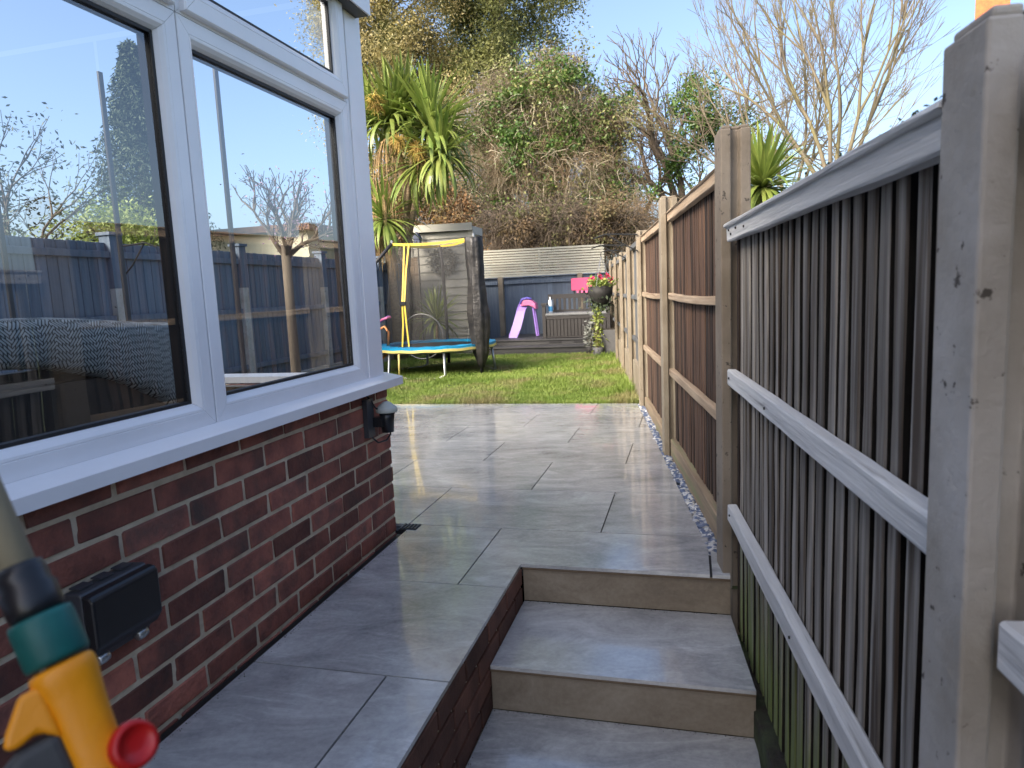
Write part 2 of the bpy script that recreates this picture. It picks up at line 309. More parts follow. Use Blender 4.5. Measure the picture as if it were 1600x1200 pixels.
# woven throw: interlocking cells with relief
m = mat('woven', (.15, .185, .20), rough=.9, bump=0); t = m.node_tree
tc = N(t, 'ShaderNodeTexCoord'); mp = N(t, 'ShaderNodeMapping'); mp.inputs['Rotation'].default_value = (R(90), 0, R(90)); bt = N(t, 'ShaderNodeTexBrick')
bt.inputs['Scale'].default_value = 26; bt.inputs['Mortar Size'].default_value = .05; bt.inputs['Brick Width'].default_value = .62; bt.inputs['Row Height'].default_value = .30
bt.inputs['Color1'].default_value = (.40, .45, .46, 1); bt.inputs['Color2'].default_value = (.31, .36, .37, 1); bt.inputs['Mortar'].default_value = (.035, .045, .05, 1)
sp = N(t, 'ShaderNodeSeparateXYZ'); pp = N(t, 'ShaderNodeMath', operation='PINGPONG'); pp.inputs[1].default_value = .045; mm = N(t, 'ShaderNodeMath', operation='ADD'); cx = N(t, 'ShaderNodeCombineXYZ')
t.links.new(tc.outputs['Object'], sp.inputs[0]); t.links.new(sp.outputs['Y'], pp.inputs[0]); t.links.new(pp.outputs[0], mm.inputs[0]); t.links.new(sp.outputs['Z'], mm.inputs[1])
t.links.new(sp.outputs['Y'], cx.inputs[0]); t.links.new(mm.outputs[0], cx.inputs[1]); t.links.new(cx.outputs[0], bt.inputs['Vector'])
t.links.new(bt.outputs['Color'], t.nodes['Principled BSDF'].inputs['Base Color']); bp = N(t, 'ShaderNodeBump'); bp.inputs['Distance'].default_value = .006; bp.invert = True
t.links.new(bt.outputs['Fac'], bp.inputs['Height']); t.links.new(bp.outputs[0], t.nodes['Principled BSDF'].inputs['Normal'])
def glass_mat(name, f0, tint=(.95, .97, .97)):
    m = bpy.data.materials.new(name); m.use_nodes = True; t = m.node_tree; t.nodes.remove(t.nodes['Principled BSDF']); out = t.nodes['Material Output']
    lw = N(t, 'ShaderNodeLayerWeight'); lw.inputs[0].default_value = .5; pw = N(t, 'ShaderNodeMath', operation='POWER'); pw.inputs[1].default_value = 4.0; t.links.new(lw.outputs['Facing'], pw.inputs[0])
    ma = N(t, 'ShaderNodeMapRange'); ma.inputs['To Min'].default_value = f0; t.links.new(pw.outputs[0], ma.inputs['Value'])
    tr = N(t, 'ShaderNodeBsdfTransparent'); tr.inputs[0].default_value = (*tint, 1); gl = N(t, 'ShaderNodeBsdfGlossy'); gl.inputs['Roughness'].default_value = 0.0
    ns = N(t, 'ShaderNodeTexNoise'); ns.inputs['Scale'].default_value = 1.3; b = N(t, 'ShaderNodeBump'); b.inputs['Distance'].default_value = .003; t.links.new(ns.outputs[0], b.inputs['Height']); t.links.new(b.outputs[0], gl.inputs['Normal'])
    mx = N(t, 'ShaderNodeMixShader'); t.links.new(ma.outputs[0], mx.inputs[0]); t.links.new(tr.outputs[0], mx.inputs[1]); t.links.new(gl.outputs[0], mx.inputs[2]); t.links.new(mx.outputs[0], out.inputs[0]); MATS[name] = m
glass_mat('glass', .13, (.84, .88, .90)); glass_mat('glass_plain', .03, (.86, .90, .92))
m = bpy.data.materials.new('roof_sheet'); m.use_nodes = True; t = m.node_tree; tr_ = N(t, 'ShaderNodeBsdfTransparent'); tr_.inputs[0].default_value = (.9, .93, .95, 1); t.links.new(tr_.outputs[0], t.nodes['Material Output'].inputs[0]); t.nodes.remove(t.nodes['Principled BSDF']); MATS['roof_sheet'] = m
def net_mat(name, opac):
    m = bpy.data.materials.new(name); m.use_nodes = True; t = m.node_tree; out = t.nodes['Material Output']; b = t.nodes['Principled BSDF']; b.inputs['Base Color'].default_value = (.018, .017, .016, 1); b.inputs['Roughness'].default_value = .7
    tr = N(t, 'ShaderNodeBsdfTransparent'); mx = N(t, 'ShaderNodeMixShader'); mx.inputs[0].default_value = opac; t.links.new(tr.outputs[0], mx.inputs[1]); t.links.new(b.outputs[0], mx.inputs[2]); t.links.new(mx.outputs[0], out.inputs[0]); MATS[name] = m
net_mat('net', .38)
# algae growing on the lower ends of the silvered slats, ragged with the grain
t = MATS['wood_silver'].node_tree; pb = t.nodes['Principled BSDF']; src = pb.inputs['Base Color'].links[0].from_socket
ge = N(t, 'ShaderNodeNewGeometry'); sx = N(t, 'ShaderNodeSeparateXYZ'); t.links.new(ge.outputs['Position'], sx.inputs[0])
sc3 = N(t, 'ShaderNodeVectorMath', operation='MULTIPLY'); sc3.inputs[1].default_value = (30, 30, 2.5); t.links.new(ge.outputs['Position'], sc3.inputs[0])
nz = N(t, 'ShaderNodeTexNoise'); nz.inputs['Scale'].default_value = 1.0; t.links.new(sc3.outputs[0], nz.inputs['Vector'])
ma = N(t, 'ShaderNodeMath', operation='MULTIPLY_ADD'); ma.inputs[1].default_value = -1.5; t.links.new(sx.outputs['Z'], ma.inputs[0]); t.links.new(nz.outputs[0], ma.inputs[2])
mr = N(t, 'ShaderNodeMapRange'); mr.inputs['From Min'].default_value = .22; mr.inputs['From Max'].default_value = .62; mr.inputs['To Max'].default_value = .8; t.links.new(ma.outputs[0], mr.inputs['Value'])
mx = N(t, 'ShaderNodeMix', data_type='RGBA'); mx.inputs[7].default_value = (.15, .20, .045, 1); t.links.new(mr.outputs[0], mx.inputs['Factor']); t.links.new(src, mx.inputs[6]); t.links.new(mx.outputs[2], pb.inputs['Base Color'])

# ================================================================== the ground
g = MB(); HX0, HX1, HY0, HY1 = -.70, .42, -.8, 2.52; S = 300
for x0, x1, y0, y1 in ((-S, HX0, -S, S), (HX1, S, -S, S), (HX0, HX1, -S, HY0), (HX0, HX1, HY1, S)): 
    i = len(g.v); g.v += [(x0, y0, -.06), (x1, y0, -.06), (x1, y1, -.06), (x0, y1, -.06)]; g.f.append((i, i + 1, i + 2, i + 3))
g.build('ground', 'ground_far', kind='structure')
# lower yard at the foot of the steps
MB().box(-.70, .46, -.8, 2.50, -.40, -.335).build('lower_yard', 'soil', kind='structure')
# lawn
RE = lambda y: .097 - .1523 * (y - 2.61)           # line of the right-hand fence posts' faces
lp = [(-5.0, 6.305), (RE(6.305) + .06, 6.305), (RE(13.4) + .06, 13.4), (-5.0, 13.4)]
MB().prism(lp, -.055, -.03).build('lawn', 'lawn_base', kind='structure')
n = 190000; gx = rng.uniform(-5.0, .0, n); gy = 6.31 + (rng.random(n) ** 1.35) * 5.6; k = (gx < RE(gy) + .0) & ((gy < 11.4) | (gx < -3.5)); k &= np.array([mnoise.noise(Vector((x_ * 1.6, y_ * 1.6, 2.0))) + .35 * mnoise.noise(Vector((x_ * 6, y_ * 6, 5.0))) for x_, y_ in zip(gx, gy)]) > rng.uniform(-.9, .0, n) - .15; gx, gy = gx[k], gy[k]; n = len(gx)
ln = rng.uniform(.03, .062, n) * (1 + .35 * np.sin(gx * 3.1 + gy * 1.7) * np.sin(gy * 2.3 - gx)); near = np.clip((gx - (RE(gy) - .35)) / .35, 0, 1); ln *= 1 + 1.1 * near * rng.random(n)
a = rng.uniform(0, 2 * np.pi, n); lean = rng.uniform(.2, 1.1, n) * ln; wd = rng.uniform(.0022, .0045, n); B = np.stack([gx, gy, np.full(n, -.032)], 1)
dx = np.stack([np.cos(a), np.sin(a), 0 * a], 1); px = np.stack([-np.sin(a), np.cos(a), 0 * a], 1); zz = np.array([0, 0, 1.])
V = np.stack([B - px * wd[:, None], B + px * wd[:, None], B + dx * (lean * .35)[:, None] + zz * (ln * .62)[:, None] + px * (wd * .8)[:, None], B + dx * (lean * .35)[:, None] + zz * (ln * .62)[:, None] - px * (wd * .8)[:, None], B + dx * lean[:, None] + zz * ln[:, None]], 1).reshape(-1, 3)
i5 = np.arange(n)[:, None] * 5
F = np.concatenate([i5 + np.array([[0, 1, 2]]), i5 + np.array([[0, 2, 3]]), i5 + np.array([[3, 2, 4]])])
add('grass', np_mesh('grass', V, F), 'grass', label='short green lawn grass between patio and raised deck', category='grass', kind='stuff')

# patio: bed, then every porcelain slab
pt = thing('patio', None, None, kind='structure')
def TE(y): return .078 - .1523 * (y - 2.61)         # cut edge of the slabs beside the pebble strip
bedp = [(-5.0, 2.83), (-1.262, 2.83), (-1.262, -.8), (-.668, -.8), (-.668, 2.51), (.125, 2.51), (.125, 2.62), (TE(2.75), 2.75), (TE(6.3), 6.3), (-5.0, 6.3)]
MB().prism(bedp, -.055, -.014).build('mortar_bed', 'grout', pt)
rows = [-.74, -.14, .46, 1.06, 1.66, 2.276, 2.885, 3.49, 4.09, 4.65, 5.20, 5.75, 6.30]
def slab(polys):
    b = MB()
    for p in polys: b.prism(p, -.0135, 0)
    me = b.mesh('paving_slab'); add('paving_slab', me, 'porcelain', pt)
for r in range(len(rows) - 1):
    y0, y1 = rows[r] + .003, rows[r + 1] - .003; off = -.84 if (r % 2 == 1) == (5 % 2 == 1) else -.39
    xs = [off + .9 * k for k in range(-6, 3)]
    for k in range(len(xs) - 1):
        q = [(xs[k] + .003, y0), (xs[k + 1] - .003, y0), (xs[k + 1] - .003, y1), (xs[k] + .003, y1)]
        q = clip(q, -1, 0, 5.0)
        # right edge: pebble strip line beyond the post, step corner before it
        m_ = -.1523; q = clip(q, 1, -m_, .078 - m_ * 2.61) if y1 > 2.95 else clip(q, 1, 0, .0615)
        if len(q) < 3: continue
        if y1 <= 2.30:
            q = clip(clip(q, 1, 0, -.655), -1, 0, 1.268); parts = [q]
        elif y0 < 2.5:
            up_ = clip(q, 0, -1, -2.497); lo = clip(clip(q, 0, 1, 2.497), 1, 0, -.655); parts = [clip(p, -1, 0, 1.268) if p is lo or y1 < 2.9 else p for p in (up_, lo)]
        else:
            parts = [clip(q, -1, 0, 1.268)] if y1 < 2.8 else [q]
        parts = [p for p in parts if len(p) >= 3 and abs(sum(p[i][0] * p[(i + 1) % len(p)][1] - p[(i + 1) % len(p)][0] * p[i][1] for i in range(len(p)))) > .002]
        if parts: slab(parts)
slab([[(.066, 2.497), (.128, 2.497), (.128, 2.64), (.085, 2.72), (.066, 2.74)]])
# pebbles along the fence
pv, pf = [], []
ico = bmesh.new(); bmesh.ops.create_icosphere(ico, subdivisions=2, radius=1); ico.verts.ensure_lookup_table(); iv = np.array([v.co[:] for v in ico.verts]); it = np.array([[v.index for v in f.verts] for f in ico.faces]); ico.free()
VV, FF = [], []
for i in range(620):
    y = 2.73 + 3.56 * random.random() ** 1.0; x0, x1 = TE(y) + .006, RE(y) + .040; x = random.uniform(x0, x1); s = random.uniform(.012, .024); 
    M = Matrix.Rotation(random.uniform(0, 6.3), 3, 'Z') @ Matrix.Rotation(random.uniform(-.4, .4), 3, 'X') @ Matrix.Diagonal((s * random.uniform(1, 1.5), s, s * .65))
    nb = 1 + .18 * np.array([mnoise.noise(Vector(q) * 1.4 + Vector((i * 7.1, 0, 0))) for q in iv])
    VV.append((iv * nb[:, None]) @ np.array(M).T + np.array([x, y, -.022 + random.uniform(0, .014)])); FF.append(it + len(iv) * i)
me = np_mesh('pebbles', np.concatenate(VV), np.concatenate(FF)); me.polygons.foreach_set('use_smooth', [True] * len(me.polygons))
add('pebbles', me, 'pebble', label='strip of blue grey and white pebbles along the fence foot', category='pebbles', kind='stuff')

# steps: treads, risers, nosing trims and the brick cheek on the left
st = thing('garden_steps', None, None, kind='structure')
for (y0, y1, z, xr0, xr1) in ((2.018, 2.500, -.153, .176, .129), (-.8, 2.021, -.309, .215, .176)):
    MB().prism([(-.648, y0), (xr0, y0), (xr1, y1), (-.648, y1)], z - .02, z).build('tread', 'porcelain', st)
for (y, zb, zt, xr) in ((2.497, -.151, -.0235, .128), (2.018, -.308, -.1745, .176)):
    b = MB(); b.box(-.648, xr, y + .006, y + .025, zb, zt); b.build('riser', 'riser_tile', st)
    MB().box(-.649, xr, y - .001, y + .03, zt + .001, zt + .0085).build('nosing_trim', 'tile_edge', st)
MB().box(-.70, -.662, -.8, 2.505, -.335, -.0145).build('cheek_wall', 'mortar', st)
BRM = [bevbox('brick', .012, .222, .066, .003, .0012) for _ in range(4)]
BRK = [bevbox('brick', .10, .222, .066, .004, .0026) for _ in range(7)]; BRH = [bevbox('brick', .10, .107, .066, .004, .0016) for _ in range(3)]
for c in range(4):
    z = -.052 - .077 * c
    for k in range(13):
        y = 2.497 - .1125 - .2345 * k + (.117 if c % 2 else 0)
        if y - .11 < -.7: continue
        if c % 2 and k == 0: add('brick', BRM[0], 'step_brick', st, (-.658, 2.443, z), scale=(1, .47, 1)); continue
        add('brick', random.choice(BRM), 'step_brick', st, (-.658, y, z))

C = np.concatenate([np.stack([rng.uniform(-.64, xr, n_), y_ - np.abs(rng.normal(0, .007, n_)) - .001, np.full(n_, z_)], 1) for (y_, z_, xr, n_) in ((2.500, -.1525, .12, 170), (2.021, -.3085, .17, 210))] + [np.stack([-1.262 + np.abs(rng.normal(0, .010, 420)), rng.uniform(0, 2.8, 420), np.full(420, .0006)], 1), np.stack([-.648 + np.abs(rng.normal(0, .008, 120)), rng.uniform(1.2, 2.0, 120), np.full(120, -.3085)], 1)])
add('grit', leaves_mesh('grit', C, .0032, 1.2), 'soil', label='dark grit lying in the step corners and along the wall foot', category='grit', kind='stuff')

# ================================================================== conservatory
cv = thing('conservatory', 'white framed conservatory on a dark red brick dwarf wall beside the paved path', 'conservatory', (-2.8, 1.0, 0))
WX = -1.316; YE = 2.806
wl = MB(); wl.box(-1.43, WX - .0045, -.8, YE - .008, -.05, .685); dw = wl.build('dwarf_wall', 'mortar', cv)
b = MB(); b.box(-4.3, -1.43, YE - .11, YE - .008, -.05, .685); b.box(-4.3, -4.2, -.8, YE - .11, -.05, .685); b.build('dwarf_wall', 'mortar', cv)
for c in range(-2, 9):
    z0 = .0745 + .0775 * (c - 0); zc = z0 + .0345; full = (c % 2 == 0); L_ = .2345
    if zc > .68: continue
    y = YE; first = True
    while y > -.6:
        if first and not full:
            add('brick', random.choice(BRH), 'brick', dw, Vector((WX - .05, y - .0535, zc)) - WM[cv.name].translation); y -= .117; first = False; continue
        first = False
        add('brick', random.choice(BRK), 'brick', dw, Vector((WX - .05, y - .111, zc)) - WM[cv.name].translation, (random.uniform(-.004, .004), 0, random.uniform(-.006, .006))); y -= L_
# end wall bricks (garden side)
for c in range(-1, 9):
    z0 = .0745 + .0775 * c; zc = z0 + .0345; x = WX - .105 - (.117 if c % 2 == 0 else 0)
    if zc > .68: continue
    while x > -4.2: add('brick', BRK[c % 5], 'brick', dw, Vector((x - .111, YE - .05, zc)) - WM[cv.name].translation, (0, 0, R(90))); x -= .2345
MB().box(-1.45, -1.432, -.8, YE - .12, 0, .72).build('inner_lining', 'plaster', cv)
MB().box(-4.2, -1.45, -.8, YE - .12, -.05, .005).build('floor', 'floor_wood', cv)
# sill
sp_ = [(-1.325, .724), (-1.325, .690), (-1.305, .679), (-1.247, .673), (-1.247, .706), (-1.252, .709)]
b = MB(); b.sweep(sp_, lambda p, q, a: (p, a, q), -.8, 2.83); b.build('sill', 'upvc', cv)
MB().box(-4.3, -1.33, YE - .02, YE + .05, .69, .722).build('sill', 'upvc', cv)
MB().box(-4.2, -1.45, YE - .24, YE - .11, .72, .745).build('inner_sill', 'upvc', cv)
def ring(u0, u1, z0, z1, prof, f, gap=.0007):
    b = MB(); n = len(prof)
    for c in range(4):
        i0 = len(b.v)
        for o, d in prof:
            cs = ((u0 + o, z0 + o), (u1 - o, z0 + o), (u1 - o, z1 - o), (u0 + o, z1 - o)); (ua, za), (ub, zb) = cs[c], cs[(c + 1) % 4]; L_ = math.hypot(ub - ua, zb - za); du, dz_ = (ub - ua) / L_ * gap, (zb - za) / L_ * gap
            b.v += [tuple(f(ua + du, za + dz_, d)), tuple(f(ub - du, zb - dz_, d))]
        for j in range(n): j2 = (j + 1) % n; b.f.append((i0 + 2 * j, i0 + 2 * j + 1, i0 + 2 * j2 + 1, i0 + 2 * j2))
        b.f += [tuple(i0 + 2 * j for j in range(n))[::-1], tuple(i0 + 2 * j + 1 for j in range(n))]
    return b
FIX = [(0, -.065), (0, -.002), (.002, 0), (.040, 0), (.041, -.0012), (.043, -.0012), (.044, 0), (.050, -.001), (.060, -.009), (.066, -.019), (.067, -.022), (.067, -.065)]
SASH = [(0, -.03), (0, .016), (.004, .020), (.044, .020), (.045, .0188), (.047, .0188), (.048, .020), (.056, .018), (.068, .009), (.074, .000), (.074, -.03)]
OUT = [(0, -.065), (0, 0), (.030, 0), (.030, -.065)]
def gring(o, w_, d0, d1): return [(o, d0), (o, d1), (o + w_, d1), (o + w_, d0)]
def window(u0, u1, f, gl='glass', top=True, z0=.722, z1=2.30):
    zt = 1.832 if top else z1
    wn = ring(u0, u1, z0, zt, FIX, f).build('window', 'upvc', cv)
    ring(u0, u1, z0, zt, gring(.0665, .009, -.026, -.021), f).build('gasket', 'gasket', wn)
    ring(u0, u1, z0, zt, gring(.0672, .004, -.066, -.031), f).build('spacer_bar', 'gasket', wn)
    P = MB(); P.v = [tuple(f(u, z, -.030)) for u, z in ((u0 + .06, z0 + .06), (u1 - .06, z0 + .06), (u1 - .06, zt - .06), (u0 + .06, zt - .06))]; P.f = [(0, 1, 2, 3)]; P.build('pane', gl, wn)
    if top:
        wo = ring(u0, u1, zt + .0008, z1, OUT, f).build('window_frame', 'upvc', cv)
        a0, a1, b0, b1 = u0 + .016, u1 - .016, zt + .008, z1 - .05
        s_ = ring(a0, a1, b0, b1, SASH, f).build('sash', 'upvc', wo)
        ring(a0, a1, b0, b1, gring(.0735, .010, -.012, -.002), f).build('gasket', 'gasket', wo)
        P = MB(); P.v = [tuple(f(u, z, -.014)) for u, z in ((a0 + .06, b0 + .06), (a1 - .06, b0 + .06), (a1 - .06, b1 - .06), (a0 + .06, b1 - .06))]; P.f = [(0, 1, 2, 3)]; P.build('pane', gl, wo)
fx = lambda u, z, d: (WX + d, u, z)
fy = lambda u, z, d: (u, YE - .03 + d, z)
fl = lambda u, z, d: (-4.25 - d, u, z)
window(1.669, 2.618, fx); window(.62, 1.664, fx); window(-.43, .615, fx)
b = MB(); b.box(WX - .065, WX - .001, 2.6195, 2.640, .722, 2.30); b.build('frame_coupler', 'upvc', cv)
b = MB(); b.box(WX - .065, WX + .004, 2.6415, YE - .032, .722, 2.30); b.box(WX - .065, WX - .012, YE - .032, YE - .010, .722, 2.30); b.build('corner_post', 'upvc', cv)
for (a, c) in ((-2.00, -1.40), (-2.61, -2.00), (-3.31, -2.61), (-4.2, -3.31)):
    P = MB(); P.v = [fy(u, z, -.03) for u, z in ((a + .008, .722), (c - .008, .722), (c - .008, 2.27), (a + .008, 2.27))]; P.f = [(0, 1, 2, 3)]; P.build('pane', 'roof_sheet', cv)
    MB().box(c - .005, c + .005, YE - .065, YE - .04, .722, 2.14).build('mullion', 'plastic_grey', cv)
for k in range(3):
    P = MB(); P.v = [fl(u, z, -.03) for u, z in ((-.75 + k * 1.15, .722), (.39 + k * 1.15, .722), (.39 + k * 1.15, 2.27), (-.75 + k * 1.15, 2.27))]; P.f = [(0, 1, 2, 3)]; P.build('pane', 'roof_sheet', cv)
    MB().box(-4.29, -4.25, .39 + k * 1.15, .41 + k * 1.15, .722, 2.30).build('mullion', 'upvc', cv)
# eaves gutter box and glazed roof
MB().box(WX - .01, -1.256, -.8, 2.742, 2.19, 2.205).build('soffit', 'gutter_black', cv)
MB().box(-1.2555, -1.247, -.8, 2.748, 2.193, 2.32).build('fascia', 'upvc', cv)
MB().box(WX - .005, -1.256, 2.7425, 2.751, 2.205, 2.32).build('fascia', 'upvc', cv)
MB().box(-1.263, -1.2445, -.8, 2.7515, 2.321, 2.335).build('gutter', 'gutter_black', cv)
for sgn, xe in ((1, -1.30), (-1, -4.30)):
    for k in range(1):
        y = -.75 + k * .9; MB().hexa([(xe, y - .012, 2.305), (xe, y + .012, 2.305), (-2.8, y + .012, 3.0), (-2.8, y - .012, 3.0), (xe, y - .012, 2.33), (xe, y + .012, 2.33), (-2.8, y + .012, 3.025), (-2.8, y - .012, 3.025)]).build('rafter', 'upvc', cv)
    P = MB(); P.v = [(xe, -.8, 2.34), (xe, 2.8, 2.34), (-2.8, 2.8, 3.04), (-2.8, -.8, 3.04)]; P.f = [(0, 1, 2, 3)]; P.build('roof_pane', 'roof_sheet', cv)
P = MB(); P.v = [(-4.3, 2.76, 2.30), (-1.3, 2.76, 2.30), (-2.8, 2.76, 3.0)]; P.f = [(0, 1, 2)]; P.build('gable_pane', 'roof_sheet', cv)
# drainage slot along the wall foot and the little corner gully
dr = thing('drain_channel', 'black slotted drain channel along the foot of the brick wall', 'drain', (-1.285, 1.0, -.04))
MB().box(-1.312, -1.2685, -.8, 2.80, -.045, -.018).build('channel', 'gutter_black', dr)
gu = thing('gully_grate', 'small dark drain grate set at the corner of the brick wall', 'drain', (-1.27, 2.86, -.02))
b = MB(); b.box(-1.31, -1.225, 2.81, 2.885, -.0125, .001); b.build('tray', 'gutter_black', gu)
for k in range(5): MB().box(-1.305 + k * .017, -1.297 + k * .017, 2.815, 2.88, .0015, .006).build('bar', 'plastic_grey', gu)

# furniture seen through the glass: a curved seat back under a woven throw
sf = thing('sofa', 'dark seat with grey woven throw over its curved back, behind the left window', 'sofa', (-1.95, 1.5, 0.005))
yy = np.linspace(.75, 2.30, 40)
top = 1.025 + .02 * np.sin((yy - 1.2) * 5) - np.where(yy > 2.12, ((yy - 2.12) / .2) ** 2 * .22, 0); bot = np.where(yy < 1.45, .905, .905 - ((yy - 1.45) / .85) ** 1.8 * .36)
b = MB(); nP = 12
for i, y in enumerate(yy):
    zc, hz = (top[i] + bot[i]) / 2, (top[i] - bot[i]) / 2; xc = -1.83 - .10 * max(0, (y - 1.9) / .4) ** 2
    for k in range(nP):
        a_ = 2 * math.pi * k / nP; b.v.append((xc + .065 * np.sign(math.cos(a_)) * abs(math.cos(a_)) ** .7, y, zc + hz * np.sign(math.sin(a_)) * abs(math.sin(a_)) ** .6))
for i in range(len(yy) - 1):
    for k in range(nP): b.f.append((i * nP + k, i * nP + (k + 1) % nP, (i + 1) * nP + (k + 1) % nP, (i + 1) * nP + k))
b.f += [tuple(range(nP))[::-1], tuple((len(yy) - 1) * nP + k for k in range(nP))]
b.build('throw', 'woven', sf, smooth=True)
me = bevbox('back_shell', .10, 1.45, .62, .04, seg=3); add('back_shell', me, 'dark_leather', sf, (.05, -.05, .58), (0, R(8), 0))
me = bevbox('seat', .75, 1.5, .25, .05, seg=3); add('seat', me, 'dark_leather', sf, (-.4, -.05, .32))
for x in (-.7, .02):
    for y in (-.68, .58): add('leg', bevbox('leg', .05, .05, .2, .005), 'wood_dark', sf, (x, y, .1))

# wall fittings
so_ = thing('outdoor_socket', 'black weatherproof double socket on the brick wall with two pale clips below', 'socket', (WX + .001, 1.24, .39))
b = MB(); pr = [(0, -.085), (0, .082), (.045, .085), (.052, .080), (.052, -.06), (.035, -.088)]
b.sweep(pr, lambda p, q, a: (WX + .001 + p, a, .372 + q), 1.115, 1.300); ob = b.build('back_box', 'plastic_grey', so_)
b = MB(); pr = [(0, -.055), (0, .082), (.022, .080), (.030, .070), (.030, -.035), (.012, -.062)]
b.sweep(pr, lambda p, q, a: (WX + .0535 + p, a, .372 + q), 1.113, 1.302); cvr = b.build('cover', 'plastic_black', so_)
for o_ in (ob, cvr): md = o_.modifiers.new('bev', 'BEVEL'); md.width = .006; md.segments = 2
for k in range(3): MB().box(WX + .006, WX + .034, 1.130 + k * .056, 1.166 + k * .056, .4585, .462).build('knockout', 'plastic_grey', so_)
for y in (1.150, 1.262): MB().lathe([(.006, -.014), (.013, -.012), (.0145, 0), (.013, .012), (.006, .014)], 12, (WX + .050, y, .296), (0, 1, .1)).build('clip', 'galvanised', so_, smooth=True)
se = thing('wall_sensor', 'pale domed outdoor sensor on a dark bracket under the window sill corner', 'sensor', (WX, 2.60, .56))
MB().box(WX + .001, WX + .022, 2.555, 2.615, .482, .642).build('back_plate', 'plastic_grey', se)
MB().lathe([(.026, -.085), (.030, -.03), (.034, .0)], 18, (WX + .062, 2.655, .575)).build('body', 'plastic_black', se, smooth=True)
MB().lathe([(.044, 0), (.046, .004), (.046, .017), (.040, .022), (.036, .026), (.016, .043), (.004, .047)], 24, (WX + .062, 2.655, .5752)).build('dome', 'sensor_white', se, smooth=True)
MB().tube([(WX + .01, 2.575, .665), (WX + .018, 2.60, .635), (WX + .03, 2.615, .60), (WX + .062, 2.64, .57)], .004, 8).build('cable', 'plastic_black', se, smooth=True)
MB().tube([(WX + .062, 2.66, .50), (WX + .06, 2.685, .475), (WX + .05, 2.66, .452), (WX + .035, 2.61, .452), (WX + .02, 2.585, .48)], .004, 8).build('cable', 'plastic_black', se, smooth=True)
MB().box(WX + .022, WX + .06, 2.60, 2.64, .52, .56).build('arm', 'plastic_black', se)

# ================================================================== fences
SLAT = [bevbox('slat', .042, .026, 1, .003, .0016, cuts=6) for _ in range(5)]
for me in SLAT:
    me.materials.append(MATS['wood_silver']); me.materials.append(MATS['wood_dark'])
    for pgn in me.polygons: pgn.material_index = 0 if pgn.normal.y < -.3 else 1  # slat sides near-black: the shade of the gaps put into their colour
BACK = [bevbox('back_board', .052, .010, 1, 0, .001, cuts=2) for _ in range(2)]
BOARD = [bevbox('board', .112, .014, 1, .003, .001, cuts=2) for _ in range(3)]
def rail_mesh(L_, h, d, jit=.0015, sag=0):
    me = bevbox('rail', L_, d, h, .004, 0, cuts=9)
    for v in me.vertices: v.co.z += -sag * (1 - (2 * v.co.x / L_) ** 2) + random.uniform(-jit, jit); v.co.y += random.uniform(-jit, jit)
    return me
def fence_panel(A, B, z0, z1, rails, label, slat='wood_silver', rail='wood_rail', back='wood_dark', gravel=None, gmat='wood_board', group=None, style='slat', cap=.012, pitch=.065, sag=0, endb='wood_brown'):
    A = Vector((*A, 0)); B = Vector((*B, 0)); d = B - A; L_ = d.length; ang = math.atan2(d.y, d.x)
    p = thing('slatted_fence' if style == 'slat' else 'boarded_fence', label, 'fence', A, ang, group)
    yf = .034
    for i, (a, b) in enumerate(rails):
        sg = sag if i == 1 else 0
        add('rail', rail_mesh(L_ - .004, b - a, .033, sag=sg), rail, p, (L_ / 2, .017, (a + b) / 2 + sg * .5))
    if cap: add('capping', rail_mesh(L_ - .004, cap, .062), rail, p, (L_ / 2, .022, z1 + cap / 2))
    h = z1 - z0
    if style == 'slat':
        for e in (.016, L_ - .016): add('end_batten', bevbox('end_batten', .03, .026, 1, .002), endb, p, (e, yf + .014, z0 + h / 2), scale=(1, 1, h))
        n = int((L_ - .08) / pitch); x0 = (L_ - (n - 1) * pitch) / 2
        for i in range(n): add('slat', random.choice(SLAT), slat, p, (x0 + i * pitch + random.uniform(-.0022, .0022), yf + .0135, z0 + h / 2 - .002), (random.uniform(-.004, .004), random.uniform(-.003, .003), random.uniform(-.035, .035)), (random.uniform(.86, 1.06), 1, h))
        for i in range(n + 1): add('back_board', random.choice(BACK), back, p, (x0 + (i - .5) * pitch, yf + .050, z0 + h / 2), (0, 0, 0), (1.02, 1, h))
    else:
        n = max(1, round(L_ / .10)); w_ = L_ / n
        for i in range(n): add('board', random.choice(BOARD), slat, p, ((i + .5) * w_, yf + .014, z0 + h / 2), (0, 0, R(4)), (w_ * 1.03 / .112, 1, h * random.uniform(.995, 1.0)))
    if gravel:
        add('gravel_board', rail_mesh(L_ - .004, gravel[1] - gravel[0], .045, .0008), gmat, p, (L_ / 2, .026, (gravel[0] + gravel[1]) / 2))
    return p
def post_mesh(zt, zb, lx=.118, wy=.10):
    s = .024; pl = [(-lx / 2, 0), (lx / 2, 0), (lx / 2, .034), (lx / 2 - s, .037), (lx / 2 - s, .063), (lx / 2, .066), (lx / 2, wy), (-lx / 2, wy), (-lx / 2, .066), (-lx / 2 + s, .063), (-lx / 2 + s, .037), (-lx / 2, .034)]
    b = MB(); b.prism(pl, zb, zt - .012); b.prism([(x * .86, wy / 2 + (y - wy / 2) * .86) for x, y in pl], zt - .012, zt)
    return b.mesh('fence_post')
def fence_post(P, ang, zt, zb, label, m='concrete', group='concrete posts of the right-hand fence', lx=.118):
    o = add('fence_post', post_mesh(zt, zb, lx), m, None, (P[0], P[1], 0), (0, 0, ang), label=label, category='fence post')
    if group: o['group'] = group
    md = o.modifiers.new('bev', 'BEVEL'); md.width = .004; md.segments = 2; md.limit_method = 'ANGLE'; return o
FD = Vector((-.1506, .9886)); P0 = Vector((.097, 2.61)); RA = math.atan2(-FD.y, FD.x * -1)
